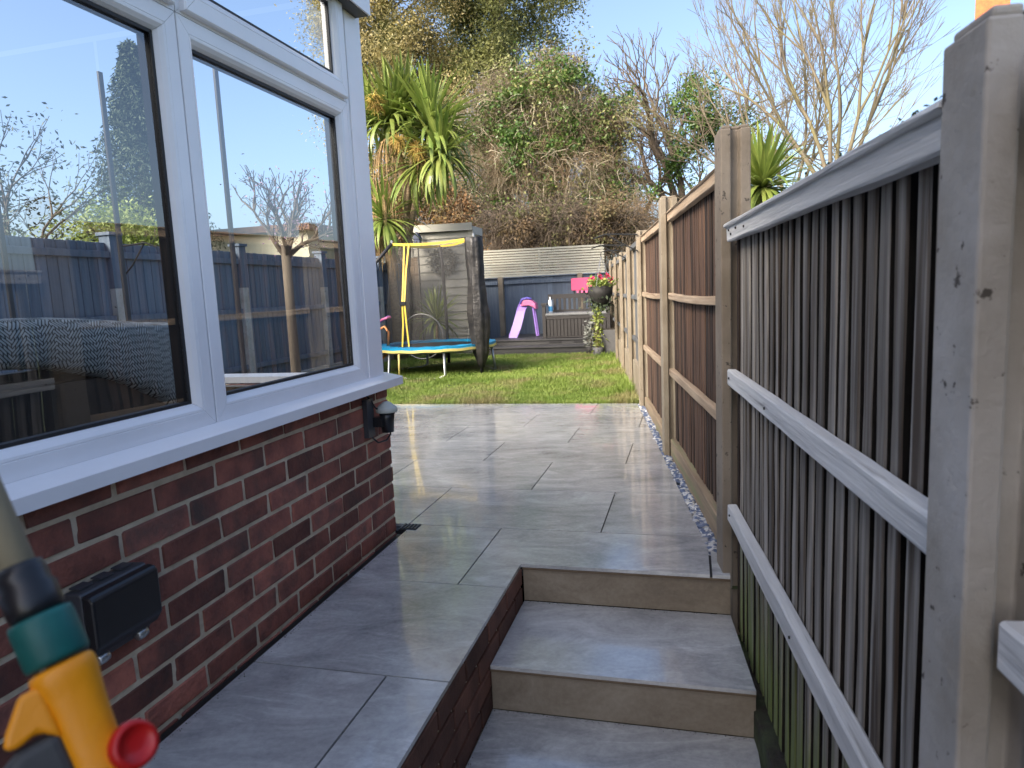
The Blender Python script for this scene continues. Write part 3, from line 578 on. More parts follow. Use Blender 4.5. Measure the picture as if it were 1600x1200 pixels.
PF = lambda a, off=0: P0 + FD * a + Vector((FD.y, -FD.x)) * off
# nearest two panels and their posts
D1 = Vector((.163, -1.56)).normalized(); A1 = math.atan2(D1.y, D1.x); N1 = Vector((-D1.y, D1.x))
pa = Vector((.118, 2.49)); pz = pa + D1 * 1.592
RG = 'panels of the right-hand fence'
np1 = fence_panel(pa, pz, -.20, 1.235, [(1.190, 1.248), (.701, .756), (.213, .272)], 'silvered slatted panel with pale rails in the right foreground, beside the steps', gravel=(-.42, -.22), gmat='moss_board', group=RG, cap=.014)
C = np.stack([1.592 - .9 * rng.random(160) ** 2, rng.uniform(-.005, .05, 160), 1.250 + rng.uniform(0, .006, 160)], 1); add('moss_litter', leaves_mesh('moss_litter', C, .006, 1.3), 'moss_board', np1, kind='stuff')
for x, z in ((.06, 1.225), (.10, 1.21), (.19, 1.222), (.33, 1.215), (.05, .73), (.62, .725), (.05, .245), (.9, .24)): MB().lathe([(.004, 0), (.0035, .004)], 8, (x, .001, z), (0, -1, 0)).build('nail', 'iron', np1, local=True)
pn = pz + D1 * .118
c1 = pz + D1 * .049 - N1 * .010
fence_post((c1.x, c1.y), A1, 1.312, -.42, 'nearest concrete post, spotted and grey, at the right edge of the picture', lx=.096)
q0 = pn + N1 * .014; fence_panel(q0, q0 + D1 * 1.66, -.35, 1.27, [(1.20, 1.26), (.632, .69), (.15, .21)], 'dark slatted panel cut off by the right edge, nearest of all', slat='wood_dark', group=RG, cap=0, endb='wood_dark')
c2 = PF(-.035, -.008); fence_post((c2.x, c2.y), RA, 1.580, -.40, 'tall concrete post standing at the top step, above both panels beside it', 'concrete_brown', lx=.115)
AL = [-.035, 1.79, 3.62, 4.98, 6.45, 8.0, 9.75, 11.3]; ZT = [1.58, 1.585, 1.535, 1.49, 1.50, 1.51, 1.53, 1.54]
names = ['', 'cream concrete post between the two brown panels beside the patio', 'concrete post at the corner where patio, lawn and fence meet', 'first slim concrete post along the lawn, beyond the brown panels', 'second slim concrete post along the lawn on the right', 'third slim concrete post along the lawn on the right', 'slim concrete post behind the hanging basket', 'last concrete post of the right fence, at the bench']
for i in range(1, 8):
    p = PF(AL[i], -.006); fence_post((p.x, p.y), RA, ZT[i], -.2, names[i], 'concrete_warm', lx=.112)
pl_ = ['warm brown slatted panel with bowed middle rail beside the paving', 'brown slatted panel ending where the lawn begins', 'dark grey panel first after the patio, over a pale gravel board', 'second dark grey panel along the lawn', 'third dark grey panel along the lawn, before the hanging basket', 'dark grey panel behind the hanging basket', 'farthest dark grey panel of the right fence, beside the bench']
for i in range(7):
    A_ = PF(AL[i + 1] - .058, .030); B_ = PF(AL[i] + .060, .030)
    if i < 2: fence_panel(A_, B_, .105 - .03 * i, 1.475, [(1.43, 1.488), (.966, 1.003), (.505, .548)], pl_[i], slat='wood_brown', rail='wood_tan_rail', gravel=(-.03, .105 - .02 * i), group=RG, sag=.012, cap=.010, pitch=.058)
    else: fence_panel(A_, B_, .28, ZT[i] - .06, [(ZT[i] - .10, ZT[i] - .05), (.93, .975), (.50, .545)], pl_[i], slat='slate_wood', rail='slate_wood', gravel=(-.05, .285), gmat='concrete_warm', group=RG, style='board', cap=0)
# left boundary (seen through the conservatory and beside the trampoline): blue painted boards
LG = 'blue panels of the left-hand fence'; LY = [1.55, 3.38, 5.21, 7.04, 8.87, 10.70, 12.53, 13.62]
lab = ['blue boarded panel behind the seat back, seen through the left window', 'blue boarded panel seen left of the bracket post through the left window', 'blue boarded panel right of the bracket post, seen through the glass', 'blue boarded panel behind the small tree, seen through the right pane', 'blue boarded panel hidden mostly by the window corner post', 'dark blue panel behind the palm trunk and trampoline', 'short blue panel in the left back corner beside the shed']
for i in range(7):
    fence_panel((-5.0, LY[i] + .06), (-5.0, LY[i + 1] - .06), .15, 1.66, [(.30, .36), (.95, 1.01), (1.52, 1.58)], lab[i], slat='blue_wood', rail='blue_wood', gravel=(-.05, .15), gmat='concrete', group=LG, style='board', cap=0)
for i, y in enumerate(LY[1:7]):
    pt_ = thing('fence_post', ['left boundary post near the house end, concrete with blue top', 'left boundary post with iron bracket, seen through the left window', 'left boundary post, seen through the middle of the right pane', 'left boundary post beside the window corner', 'left boundary post beside the trampoline pole', 'left boundary post behind the palm trunk'][i], 'fence post', (-5.0, y, 0), R(90), 'concrete posts of the left-hand fence')
    b = MB(); b.box(-.055, .055, -.01, .10, -.2, 1.25); b.build('shaft', 'concrete', pt_, local=True)
    b = MB(); b.box(-.06, .06, -.012, .102, 1.251, 1.72); b.box(-.075, .075, -.03, .12, 1.721, 1.75); b.build('timber_top', 'blue_wood', pt_, local=True)
br = thing('plant_bracket', 'black iron scroll bracket on the left boundary post', 'bracket', (-4.98, 5.21, 1.4))
MB().tube([(-4.975, 5.22, 1.62), (-4.7, 5.25, 1.64), (-4.6, 5.26, 1.60)], .008, 6).build('arm', 'iron', br)
MB().tube([(-4.975, 5.22, 1.33), (-4.85, 5.235, 1.45), (-4.72, 5.25, 1.63)], .007, 6).build('brace', 'iron', br)
# back boundary
BG = 'blue panels of the back fence'; BX = [-5.0, -3.70, -2.09, -.9]; bl = ['blue panel of the back fence behind the shed', 'blue back panel behind the purple slide', 'blue back panel behind the bench']
BA = R(0)
for i in range(3): fence_panel((BX[i] + .06, 13.52), (BX[i + 1] - .06, 13.52), .05, 1.345, [(1.22, 1.28)], bl[i], slat='blue_wood', rail='blue_wood', group=BG, style='board', cap=.02)
for i in (1, 2): fence_post((BX[i], 13.50), 0, 1.375, -.2, ['', 'pale concrete post in the blue back fence, left of the purple slide', 'pale concrete post in the blue back fence above the bench'][i], 'concrete_warm', 'posts of the back fence', .10)
tr = thing('trellis_screen', 'grey horizontal slatted screen standing on top of the back fence', 'trellis', (-2.9, 13.6, 1.36))
for k in range(11): 
    z = 1.36 + k * .051; add('slat', bevbox('slat', 2.62, .018, .037 if k else .05, .003), 'trellis_paint', tr, (-.02, -.03 + random.uniform(-.003, .003), z - 1.36 + .02), (0, R(-.35) * -1, 0))
for x in (-4.19, -2.9, -1.66): MB().box(x - .022, x + .022, 13.585, 13.615, 1.33, 1.92 + (.01 if x < -3 else -.015)).build('upright', 'trellis_paint', tr)

# ================================================================== far end of the garden
dk = thing('raised_deck', 'dark painted timber deck with a low front step at the end of the lawn', 'deck', (-2.5, 12.4, 0))
dz = [(11.88, .215), (12.02, .215), (12.16, .215), (12.30, .215), (12.44, .215), (12.58, .215), (12.72, .215), (12.86, .215), (13.0, .215), (13.14, .215), (13.28, .215), (13.42, .215)]
for y, z in dz: add('deck_board', bevbox('deck_board', 2.55, .132, .025, .003), 'deck_paint', dk, (-2.32 + 2.5, y + .067 - 12.4, z - .0125))
for y in (11.40, 11.54, 11.68): add('deck_board', bevbox('deck_board', 2.10, .132, .025, .003), 'deck_paint', dk, (-2.62 + 2.5, y + .067 - 12.4, .125 - .0125))
MB().box(-3.66, -1.58, 11.42, 11.44, -.05, .098).build('step_fascia', 'deck_paint', dk)
MB().box(-3.58, -1.10, 11.90, 11.92, .02, .188).build('fascia', 'deck_paint', dk)
b = MB(); b.box(-2.42, -2.20, 11.893, 11.899, .145, .183); b.build('air_slot', 'gasket', dk); b = MB(); b.box(-1.98, -1.78, 11.893, 11.899, .145, .183); b.build('air_slot', 'gasket', dk)

# shed
sh = thing('garden_shed', 'grey clapboard shed with a low sloping roof behind the trampoline', 'shed', (-4.35, 12.6, 0))
MB().box(-4.93, -3.80, 12.03, 12.5, -.05, 2.20).build('wall', 'shed_paint', sh)
for k in range(15):
    z = .02 + k * .147
    b = MB(); b.sweep([(12.0, 0), (12.0, .012), (12.022, .150), (12.029, .150), (12.029, 0)], lambda p, q, a, z=z: (a, p, z + q), -4.92, -3.84); b.build('cladding_board', 'shed_paint', sh)
    b = MB(); b.sweep([(-3.77, 0), (-3.77, .012), (-3.790, .150), (-3.799, .150), (-3.799, 0)], lambda p, q, a, z=z: (p, a, z + q), 12.08, 12.5); b.build('cladding_board', 'shed_paint', sh)
b = MB(); b.box(-3.845, -3.755, 11.985, 12.07, 0, 2.21); b.build('corner_trim', 'shed_paint', sh); b = MB(); b.box(-5.0, -4.93, 11.985, 12.03, 0, 2.21); b.build('corner_trim', 'shed_paint', sh)
MB().hexa([(-5.03, 11.94, 2.20), (-3.75, 11.94, 2.20), (-3.75, 12.56, 2.10), (-5.03, 12.56, 2.10), (-5.03, 11.94, 2.25), (-3.75, 11.94, 2.25), (-3.75, 12.56, 2.15), (-5.03, 12.56, 2.15)]).build('roof', 'shed_roof', sh)
MB().hexa([(-5.04, 11.915, 2.21), (-3.745, 11.915, 2.19), (-3.745, 11.938, 2.19), (-5.04, 11.938, 2.21), (-5.04, 11.915, 2.34), (-3.745, 11.915, 2.32), (-3.745, 11.938, 2.32), (-5.04, 11.938, 2.34)]).build('fascia_board', 'shed_paint', sh)
MB().box(-3.748, -3.738, 11.95, 12.54, 2.12, 2.26).build('fascia_board', 'shed_paint', sh)
bh = thing('bird_house', 'small dark blue bird house on a stick before the shed', 'bird house', (-4.76, 11.86, 0))
MB().box(-4.815, -4.705, 11.80, 11.91, 1.95, 2.09).build('box', 'bird_blue', bh)
b = MB(); b.sweep([(-4.835, 2.085), (-4.685, 2.085), (-4.76, 2.21)], lambda p, q, a: (p, a, q), 11.785, 11.925); b.build('roof', 'bird_blue', bh)
MB().lathe([(.018, 0), (.018, .002)], 10, (-4.76, 11.7995, 2.03), (0, -1, 0)).build('entrance', 'gasket', bh)
MB().tube([(-4.76, 11.855, -.05), (-4.76, 11.855, 1.955)], .012, 6).build('stick', 'wood_dark', bh)
wc = np.array([-4.33, 11.955, 1.675]); a = rng.uniform(0, 2 * np.pi, 900); q = rng.normal(0, .042, (900, 3)); q[:, 1] *= .5; C = wc + np.stack([np.cos(a) * .175, 0 * a, np.sin(a) * .175], 1) + q
o = thing('wreath', 'round grey leafy wreath hanging on the shed wall', 'wreath', tuple(wc)); 
me = leaves_mesh('leaves', C - wc, .035); add('leaves', me, 'wreath', o, kind='stuff')
b = MB(); b.tube([(wc[0] + .175 * math.cos(t_), wc[1] + .01, wc[2] + .175 * math.sin(t_)) for t_ in np.linspace(0, 2 * math.pi, 25)], .02, 6, False); b.build('hoop', 'twig_dark', o)
tn = thing('wooden_screen', 'short bare tan timber screen in the left back corner', 'screen', (-4.9, 11.4, 0))
for k in range(4): MB().box(-4.985 + k * .075, -4.915 + k * .075, 11.62, 11.635, .0, 1.75).build('board', 'wood_tan_rail', tn)

# trampoline
tc = Vector((-3.52, 9.20, 0)); TR = .84; TZ = .375
tp = thing('trampoline', 'small round trampoline with blue and yellow rim pad and black safety net', 'trampoline', tc)
pol = lambda a, r, z: (tc.x + r * math.cos(R(a)), tc.y + r * math.sin(R(a)), z)
def ann(r0, r1, z0, z1, n=72, scal=0):
    b = MB()
    for k in range(n):
        t_ = 2 * math.pi * k / n; rr = r0 + (scal * abs(math.sin(t_ * 12)) if scal else 0)
        for (r, z) in ((rr, z0), (r1, z0), (r1, z1), (rr, z1)): b.v.append((tc.x + r * math.cos(t_), tc.y + r * math.sin(t_), z + .004 * math.sin(t_ * 17)))
    for k in range(n):
        for j in range(4): b.f.append((k * 4 + j, k * 4 + (j + 1) % 4, ((k + 1) % n) * 4 + (j + 1) % 4, ((k + 1) % n) * 4 + j))
    return b
ann(.64, .858, TZ - .014, TZ + .018).build('rim_pad', 'blue_pad', tp, smooth=False)
ann(.835, .866, TZ - .045, TZ - .012).build('pad_skirt', 'yellow_pad', tp)
MB().lathe([(.66, TZ - .02), (.66, TZ - .012)], 48, tc).build('jump_mat', 'mat_black', tp)
b = MB(); b.tube([pol(a_, .83, TZ - .045) for a_ in np.linspace(0, 360, 49)], .019, 8, False); b.build('frame_ring', 'galvanised', tp, smooth=True)
def leg(a0, a1):
    p, q = pol(a0, .82, TZ - .05), pol(a1, .82, TZ - .05); p2, q2 = pol(a0, .86, .02), pol(a1, .86, .02); p3, q3 = pol(a0 + 6, .84, -.02), pol(a1 - 6, .84, -.02)
    MB().tube([p, p2, p3, q3, q2, q], .018, 8).build('leg', 'galvanised', tp, smooth=True)
leg(-118, -92 + 30); leg(0 + 2, 60); leg(120, 178)
leg_yellow = MB().tube([pol(-104, .85, TZ - .06), pol(-104, .87, .0)], .014, 8).build('leg_sleeve', 'yellow_pad', tp, smooth=True)
PA = [200, -26, 98]; PT = []
for a_ in PA:
    lo = [pol(a_, .87, .02), pol(a_, .885, .45), pol(a_, .89, .9), pol(a_, .86, 1.25), pol(a_, .76, 1.55), pol(a_, .52, 1.80)]
    if a_ == 98: lo = [pol(a_, .86, .02), pol(a_, .85, .8), pol(a_, .80, 1.4), pol(a_, .70, 1.80)]
    if a_ == -26: lo = [pol(a_, .88, -.02), pol(a_, .87, .9), pol(a_, .86, 1.5), pol(a_, .85, 1.80)]
    PT.append(Vector(lo[-1])); MB().tube(lo, .024, 10).build('net_pole', 'foam_black', tp, smooth=True)
    MB().lathe([(.016, 0), (.016, .035), (.010, .045)], 10, lo[-1]).build('pole_cap', 'galvanised', tp)
def band(p, q, h, sagz, name, m, n=14, z0=0):
    b = MB()
    for i in range(n + 1):
        f = i / n; c = p.lerp(q, f); s = -sagz * 4 * f * (1 - f); b.v += [(c.x, c.y, c.z + s - h + z0), (c.x, c.y, c.z + s + z0)]
    for i in range(n): b.f.append((2 * i, 2 * i + 2, 2 * i + 3, 2 * i + 1))
    o_ = b.build(name, m, tp); md = o_.modifiers.new('s', 'SOLIDIFY'); md.thickness = .004; return o_
def net(p, a0, a1, q, name='net'):
    b = MB(); nn, mm_ = 20, 12
    for i in range(nn + 1):
        f = i / nn; t_ = p.lerp(q, f); t_.z -= .06 * 4 * f * (1 - f) * .5 + .04; lo = Vector(pol(a0 + (a1 - a0) * f, .68, TZ + .012))
        for j in range(mm_ + 1): g_ = j / mm_; c = lo.lerp(t_, g_); c += (Vector((tc.x, tc.y, c.z)) - c) * (-.05 * math.sin(g_ * math.pi) + .02 * math.sin(i * 2.3)); b.v.append(tuple(c))
    for i in range(nn):
        for j in range(mm_): k_ = i * (mm_ + 1) + j; b.f.append((k_, k_ + mm_ + 1, k_ + mm_ + 2, k_ + 1))
    return b.build(name, 'net', tp, smooth=True)
net(PT[0], 200, 330, PT[1]); net(PT[1], 330, 458, PT[2]); net(PT[2], 98, 200, PT[0])
band(PT[0], PT[1], .034, .035, 'top_band', 'yellow_band', z0=.01); band(PT[1], PT[2], .03, .03, 'top_band', 'yellow_band', z0=.01); band(PT[2], PT[0], .03, .03, 'top_band', 'yellow_band', z0=.01)
f0, f1 = PT[0].lerp(PT[1], .16), PT[0].lerp(PT[1], .22)
for s0, bx, zb in ((f0, 252, .40), (f1, 261, .40)):
    e = Vector(pol(bx, .70, zb)); m_ = Vector(pol(254, .64, .98)); b = MB(); pts = [s0 + Vector((0, -.01, -.03)), s0.lerp(m_, .5) + Vector((0, -.02, 0)), m_ + Vector((.015 if bx > 255 else -.015, -.02, 0)), m_.lerp(e, .5), e]
    for p in pts: b.v += [(p.x - .011, p.y, p.z), (p.x + .011, p.y, p.z)]
    for i in range(len(pts) - 1): b.f.append((2 * i, 2 * i + 1, 2 * i + 3, 2 * i + 2))
    o_ = b.build('door_strap', 'yellow_band', tp); md = o_.modifiers.new('s', 'SOLIDIFY'); md.thickness = .004
m_ = Vector(pol(254, .65, .98)); MB().box(m_.x - .045, m_.x + .045, m_.y - .04, m_.y - .01, m_.z - .025, m_.z + .02).build('buckle', 'plastic_black', tp)
# bunched net and sleeve hanging down the right front pole
b = MB(); nz_, na = 26, 22; pc = Vector(pol(-30, .87, 0))
for i in range(nz_ + 1):
    f = i / nz_; z = 1.80 - f * 1.72; c = Vector(pol(-26, .85 + .03 * f, z)); rr = (.072 + .020 * math.sin(f * 2.6) + .010 * math.sin(f * 11 + 1)) * (1 if f < .88 else max(.35, math.sqrt((1 - f) / .12)))
    for k in range(na):
        t_ = 2 * math.pi * k / na; r_ = rr * (1 + .22 * mnoise.noise(Vector((k * .9, f * 7, 3))) + .22 * math.sin(k * 2.4 + f * 3)); b.v.append((c.x + r_ * math.cos(t_) * 1.3, c.y + r_ * math.sin(t_), z))
for i in range(nz_):
    for k in range(na): b.f.append((i * na + k, i * na + (k + 1) % na, (i + 1) * na + (k + 1) % na, (i + 1) * na + k))
b.f += [tuple(range(na)), tuple(nz_ * na + k for k in range(na))[::-1]]
b.build('bunched_net', 'black_fabric', tp, smooth=True)

# toys, hoops, bottle, bench, basket
for nm, lb, c, m_ in (('play_hoop', 'pale grey play hoop leaning behind the trampoline net', [(-4.18 + .36 * math.cos(t_), 10.35, .42 + .36 * math.sin(t_)) for t_ in np.linspace(0, 2 * math.pi, 33)], 'chain'),):
    b = MB(); b.tube(c, .011, 6, False); o_ = b.build(nm, m_, smooth=True, label=lb, category='hoop')
for i, (m_, pts, lb) in enumerate((('pink_plastic', [(-4.55, 9.05, .30), (-4.50, 9.05, .55), (-4.36, 9.06, .70), (-4.24, 9.06, .76), (-4.12, 9.07, .79)], 'pink foam tube arching beside the trampoline, upper one'), ('orange_plastic', [(-4.50, 8.95, .12), (-4.42, 8.95, .42), (-4.30, 8.96, .60), (-4.18, 8.97, .66), (-4.12, 8.97, .58), (-4.14, 8.97, .40)], 'orange foam tube curled beside the trampoline pole'), ('orange_plastic', [(-4.42, 8.7, .02), (-4.30, 8.75, .12), (-4.20, 8.85, .22), (-4.12, 8.95, .30)], 'orange tube lying under the trampoline rim'), ('purple_plastic', [(-4.50, 9.10, .40), (-4.42, 9.10, .62), (-4.28, 9.10, .74), (-4.16, 9.11, .80)], 'lilac foam tube just behind the pink one beside the trampoline'))):
    b = MB(); b.tube(pts, .018, 8); b.build('foam_tube', m_, smooth=True, label=lb, category='foam tube')
b = MB(); b.tube([(-4.65, 8.85, -.02), (-4.3, 8.75, -.005), (-4.0, 8.65, .0), (-3.75, 8.50, -.005), (-3.62, 8.35, -.01)], .014, 8); b.build('garden_hose', 'hose_pale', smooth=True, label='pale hose lying on the grass before the trampoline', category='hose')
# slide
sl_ = thing('toy_slide', 'small purple and pink toy slide standing on the deck', 'toy slide', (-2.95, 12.55, .215))
cen = [(-3.22, 12.45, .225), (-3.19, 12.48, .30), (-3.15, 12.52, .42), (-3.11, 12.57, .58), (-3.08, 12.62, .72), (-3.05, 12.66, .80), (-2.99, 12.70, .84)]
b = MB()
for x, y, z in cen: b.v += [(x - .08, y, z - .012), (x - .08, y + .02, z + .05), (x - .065, y + .015, z + .012), (x + .065, y + .015, z + .012), (x + .08, y + .02, z + .05), (x + .08, y, z - .012)]
for i in range(len(cen) - 1):
    for k in range(6): b.f.append((i * 6 + k, i * 6 + (k + 1) % 6, (i + 1) * 6 + (k + 1) % 6, (i + 1) * 6 + k))
b.f += [tuple(range(6)), tuple((len(cen) - 1) * 6 + k for k in range(6))]
b.build('chute', 'purple_plastic', sl_, smooth=False)
b = MB(); b.sweep([(-3.09, .79), (-3.08, .88), (-3.0, .91), (-2.88, .90), (-2.80, .83), (-2.79, .72), (-2.84, .76), (-2.92, .80)], lambda p, q, a: (p, a, q), 12.60, 12.82); o_ = b.build('hood', 'pink_plastic', sl_)
md = o_.modifiers.new('bev', 'BEVEL'); md.width = .02; md.segments = 2
b = MB(); b.tube([(-3.09, 12.60, .84), (-3.05, 12.60, .92), (-2.96, 12.60, .94), (-2.87, 12.60, .92)], .022, 8); b.build('side_rail', 'deep_purple', sl_, smooth=True)
for y in (12.66, 12.80): MB().tube([(-2.86, y, .76), (-2.80, y, .225)], .02, 8).build('leg', 'purple_plastic', sl_)
# storage bench
bn = thing('storage_bench', 'dark brown slat-back storage bench with pale lid edge on the deck', 'bench', (-2.0, 12.3, .215))
X0, X1, Yf = -2.56, -1.36, 12.06
MB().box(X0 + .03, X1 - .03, Yf + .03, Yf + .58, .225, .60).build('box', 'bench_plastic', bn)
nb = 17
for k in range(nb): 
    w_ = (X1 - X0 - .14) / nb; add('front_plank', bevbox('front_plank', w_ - .006, .02, .30, .003), 'bench_plastic', bn, (X0 + .07 + (k + .5) * w_ + 2.0, Yf + .018 - 12.3, .40 - .215))
MB().box(X0 + .06, X1 - .06, Yf, Yf + .03, .552, .61).build('front_beam', 'bench_plastic', bn); MB().box(X0 + .06, X1 - .06, Yf, Yf + .03, .225, .25).build('front_beam', 'bench_plastic', bn)
add('lid', bevbox('lid', X1 - X0 - .10, .58, .045, .012, seg=2), 'bench_lid', bn, ((X0 + X1) / 2 + 2.0, Yf + .27 - 12.3, .635 - .215))
for x in (X0, X1 - .06):
    MB().box(x, x + .06, Yf - .01, Yf + .06, .217, .80).build('front_leg', 'bench_plastic', bn); MB().box(x, x + .06, Yf + .56, Yf + .63, .217, .99).build('back_leg', 'bench_plastic', bn)
    MB().box(x - .01, x + .07, Yf - .03, Yf + .60, .801, .84).build('armrest', 'bench_plastic', bn)
MB().box(X0 + .06, X1 - .06, Yf + .57, Yf + .61, .905, .985).build('top_rail', 'bench_plastic', bn); MB().box(X0 + .06, X1 - .06, Yf + .57, Yf + .61, .66, .70).build('lower_rail', 'bench_plastic', bn)
for k in range(12): MB().box(X0 + .10 + k * .092, X0 + .145 + k * .092, Yf + .575, Yf + .60, .70, .905).build('back_slat', 'bench_plastic', bn)
bt_ = thing('water_bottle', 'clear plastic bottle with blue label standing on the bench lid', 'bottle', (-2.44, 12.22, .6585))
MB().lathe([(.034, 0), (.038, .01), (.038, .19), (.030, .225), (.015, .25), (.015, .27)], 14, (-2.44, 12.22, .6585)).build('body', 'clear_plastic', bt_, smooth=True)
MB().lathe([(.0388, .03), (.0388, .12)], 14, (-2.44, 12.22, .6585), cap=False).build('label_band', 'bottle_label', bt_, smooth=True)
MB().lathe([(.017, .265), (.017, .29)], 10, (-2.44, 12.22, .6585)).build('cap', 'upvc', bt_)
pk = thing('toy_board', 'flat pink plastic toy panel with notched lower edge before the back fence', 'toy panel', (-1.98, 13.3, .215))
me = bevbox('board', .50, .03, .24, .012, seg=2); 
o_ = add('board', me, 'hot_pink', pk, (0, 0, .94)); md = None
for k in range(4): MB().box(-2.13 + k * .085, -2.085 + k * .085, 13.283, 13.317, .99, 1.035).build('notch_tooth', 'pink_plastic', pk)
for x in (-2.18, -1.78): MB().tube([(x, 13.33, .215), (x, 13.33, 1.2)], .012, 6).build('stand', 'iron', pk)
# hanging basket
hb = Vector((-1.245, 9.92, 0)); ba = thing('hanging_basket', 'hanging basket with red and cream flowers hung from the right fence', 'hanging basket', hb)
MB().lathe([(.05, .80), (.12, .86), (.165, .97), (.178, 1.09), (.165, 1.085), (.14, 1.07)], 20, hb).build('bowl', 'pot_black', ba, smooth=True)
C = np.array([hb.x, hb.y, 1.12]) + rng.normal(0, 1, (420, 3)) * np.array([.085, .085, .045]); add('foliage', leaves_mesh('foliage', C - np.array(hb), .035), 'basket_leaf', ba, kind='stuff')
C = np.array([hb.x, hb.y, .86]) + rng.normal(0, 1, (260, 3)) * np.array([.10, .10, .07]); add('trailing_moss', leaves_mesh('trailing_moss', C - np.array(hb), .03, droop=.8), 'leaf_dark', ba, kind='stuff')
for c_ in [(-.10, -.05, 1.20), (.0, -.08, 1.23), (.11, -.02, 1.24), (.15, .03, 1.17), (.05, -.1, 1.19)]:
    C = np.array([hb.x + c_[0], hb.y + c_[1], c_[2]]) + rng.normal(0, .018, (26, 3)); add('bloom', leaves_mesh('bloom', C - np.array(hb), .026, 1.1), 'red_petal', ba)
for t_ in (.3, 2.4, 4.5): MB().tube([(hb.x + .172 * math.cos(t_), hb.y + .172 * math.sin(t_), 1.09), (hb.x + .02, hb.y, 1.50)], .005, 5).build('chain', 'chain', ba)
MB().tube([(hb.x + .02, hb.y, 1.50), (hb.x + .02, hb.y, 1.56), (hb.x + .10, hb.y + .01, 1.585), (hb.x + .26, hb.y + .05, 1.575)], .007, 6).build('hook', 'iron', ba)
for y, lb in ((6.12, 'black iron bracket reaching from the post at the patio corner'), (7.6, 'black iron bracket on the first post along the lawn')):
    x = RE(y); o_ = thing('plant_bracket', lb, 'bracket', (x, y, 1.45)); MB().tube([(x, y, 1.50), (x - .28, y + .02, 1.52), (x - .38, y + .03, 1.49)], .007, 6).build('arm', 'iron', o_); MB().tube([(x, y, 1.36), (x - .15, y + .01, 1.44), (x - .26, y + .02, 1.515)], .006, 6).build('brace', 'iron', o_)
# pots by the deck
pp_ = thing('square_planter', 'dark grey square planter on the lawn beside the fence end', 'planter', (-1.24, 11.15, -.03))
b = MB(); b.hexa([(-1.36, 11.02, -.03), (-1.12, 11.02, -.03), (-1.12, 11.26, -.03), (-1.36, 11.26, -.03), (-1.40, 10.98, .40), (-1.08, 10.98, .40), (-1.08, 11.30, .40), (-1.40, 11.30, .40)]); b.build('pot', 'pot_grey', pp_)
MB().box(-1.37, -1.11, 11.01, 11.27, .401, .405).build('soil', 'soil', pp_)
def leafy_pot(name, lab_, c, h, n, sp_, m_, potr, potm, seed):
    t_ = thing(name, lab_, 'plant', c); c = Vector(c); MB().lathe([(potr * .75, 0), (potr, .16), (potr * .95, .16), (potr * .9, .15)], 16, c).build('pot', potm, t_, smooth=True)
    for k in range(4):
        e = c + Vector((random.uniform(-1, 1) * sp_, random.uniform(-1, 1) * sp_, h * random.uniform(.7, 1))); MB().tube([c + Vector((0, 0, .1)), c.lerp(e, .5) + Vector((random.uniform(-.03, .03), 0, 0)), e], [.008, .006, .003], 5).build('stem', 'twig_tan', t_)
        f = rng.random(n)[:, None]; C = np.array(c) + np.array([0, 0, .12]) + (np.array(e) - np.array(c)) * f + rng.normal(0, .035, (n, 3)); add('foliage', leaves_mesh('foliage', C - np.array(c), .035, 2.2), m_, t_, kind='stuff')
leafy_pot('potted_plant', 'tall leafy green plant in a pot in front of the deck end', (-1.44, 10.95, -.03), .95, 60, .09, 'leaf_lime', .09, 'pot_grey', 1)
leafy_pot('potted_plant', 'silvery bushy plant left of the dark planter, at the deck corner', (-1.60, 11.2, -.03), .55, 70, .10, 'wreath', .08, 'pot_black', 2)

# ================================================================== spray gun held up in the left foreground
sg = thing('spray_gun', 'yellow handled hose gun with teal collar and red knob, blurred in the lower left corner', 'spray gun', (-.31, .31, .70))
q0_ = CAM + ray(158, 1184) * .42; q1_ = CAM + ray(27, 883) * .43; ax = (q1_ - q0_).normalized(); G0 = q0_ - ax * .018      # axis, pointing up the lance
vd = (G0 - CAM).normalized(); sd_ = ax.cross(vd).normalized(); fr = (vd - ax * vd.dot(ax)).normalized() * -1
gp = lambda t_, a=0, b=0: G0 + ax * t_ + sd_ * a + fr * b
def lat(prof, name, m_, n=28, c=0): return MB().lathe(prof, n, gp(c), ax).build(name, m_, sg, smooth=True)
lat([(.0100, .132), (.0100, .50)], 'lance', 'cream_hose')
lat([(.012, .112), (.0150, .114), (.0158, .118), (.0158, .130), (.0140, .133), (.0145, .139), (.0130, .146), (.010, .147)], 'collar', 'plastic_black')
lat([(.014, .082), (.0172, .0825), (.0180, .085), (.0180, .109), (.0172, .1125), (.014, .113)], 'teal_ring', 'teal_plastic')
# handle: rounded, flattened grip
b = MB(); st_ = [(-.16, .0185, .015, 0), (-.10, .0195, .016, 0), (-.05, .0190, .016, 0), (0, .0175, .0155, .001), (.03, .0170, .0155, .001), (.055, .0185, .017, 0), (.066, .0205, .0185, 0), (.071, .0215, .020, 0), (.078, .0215, .020, 0), (.0815, .019, .018, 0)]
na = 24
for (t_, ra, rb, off) in st_:
    for k in range(na): a_ = 2 * math.pi * k / na; ca, sa = math.cos(a_), math.sin(a_); b.v.append(tuple(gp(t_, off + ra * .86 * math.copysign(abs(ca) ** .85, ca), rb * .86 * math.copysign(abs(sa) ** .85, sa))))
for i in range(len(st_) - 1):
    for k in range(na): b.f.append((i * na + k, i * na + (k + 1) % na, (i + 1) * na + (k + 1) % na, (i + 1) * na + k))
b.f += [tuple(range(na)), tuple((len(st_) - 1) * na + k for k in range(na))]
o_ = b.build('handle', 'yellow_plastic', sg, smooth=True); md = o_.modifiers.new('s', 'SUBSURF'); md.levels = 1; md.render_levels = 1
SGN = 1 if (gp(0, .02) - CAM).dot(RT) < (gp(0, 0) - CAM).dot(RT) else -1      # which side of the grip faces left
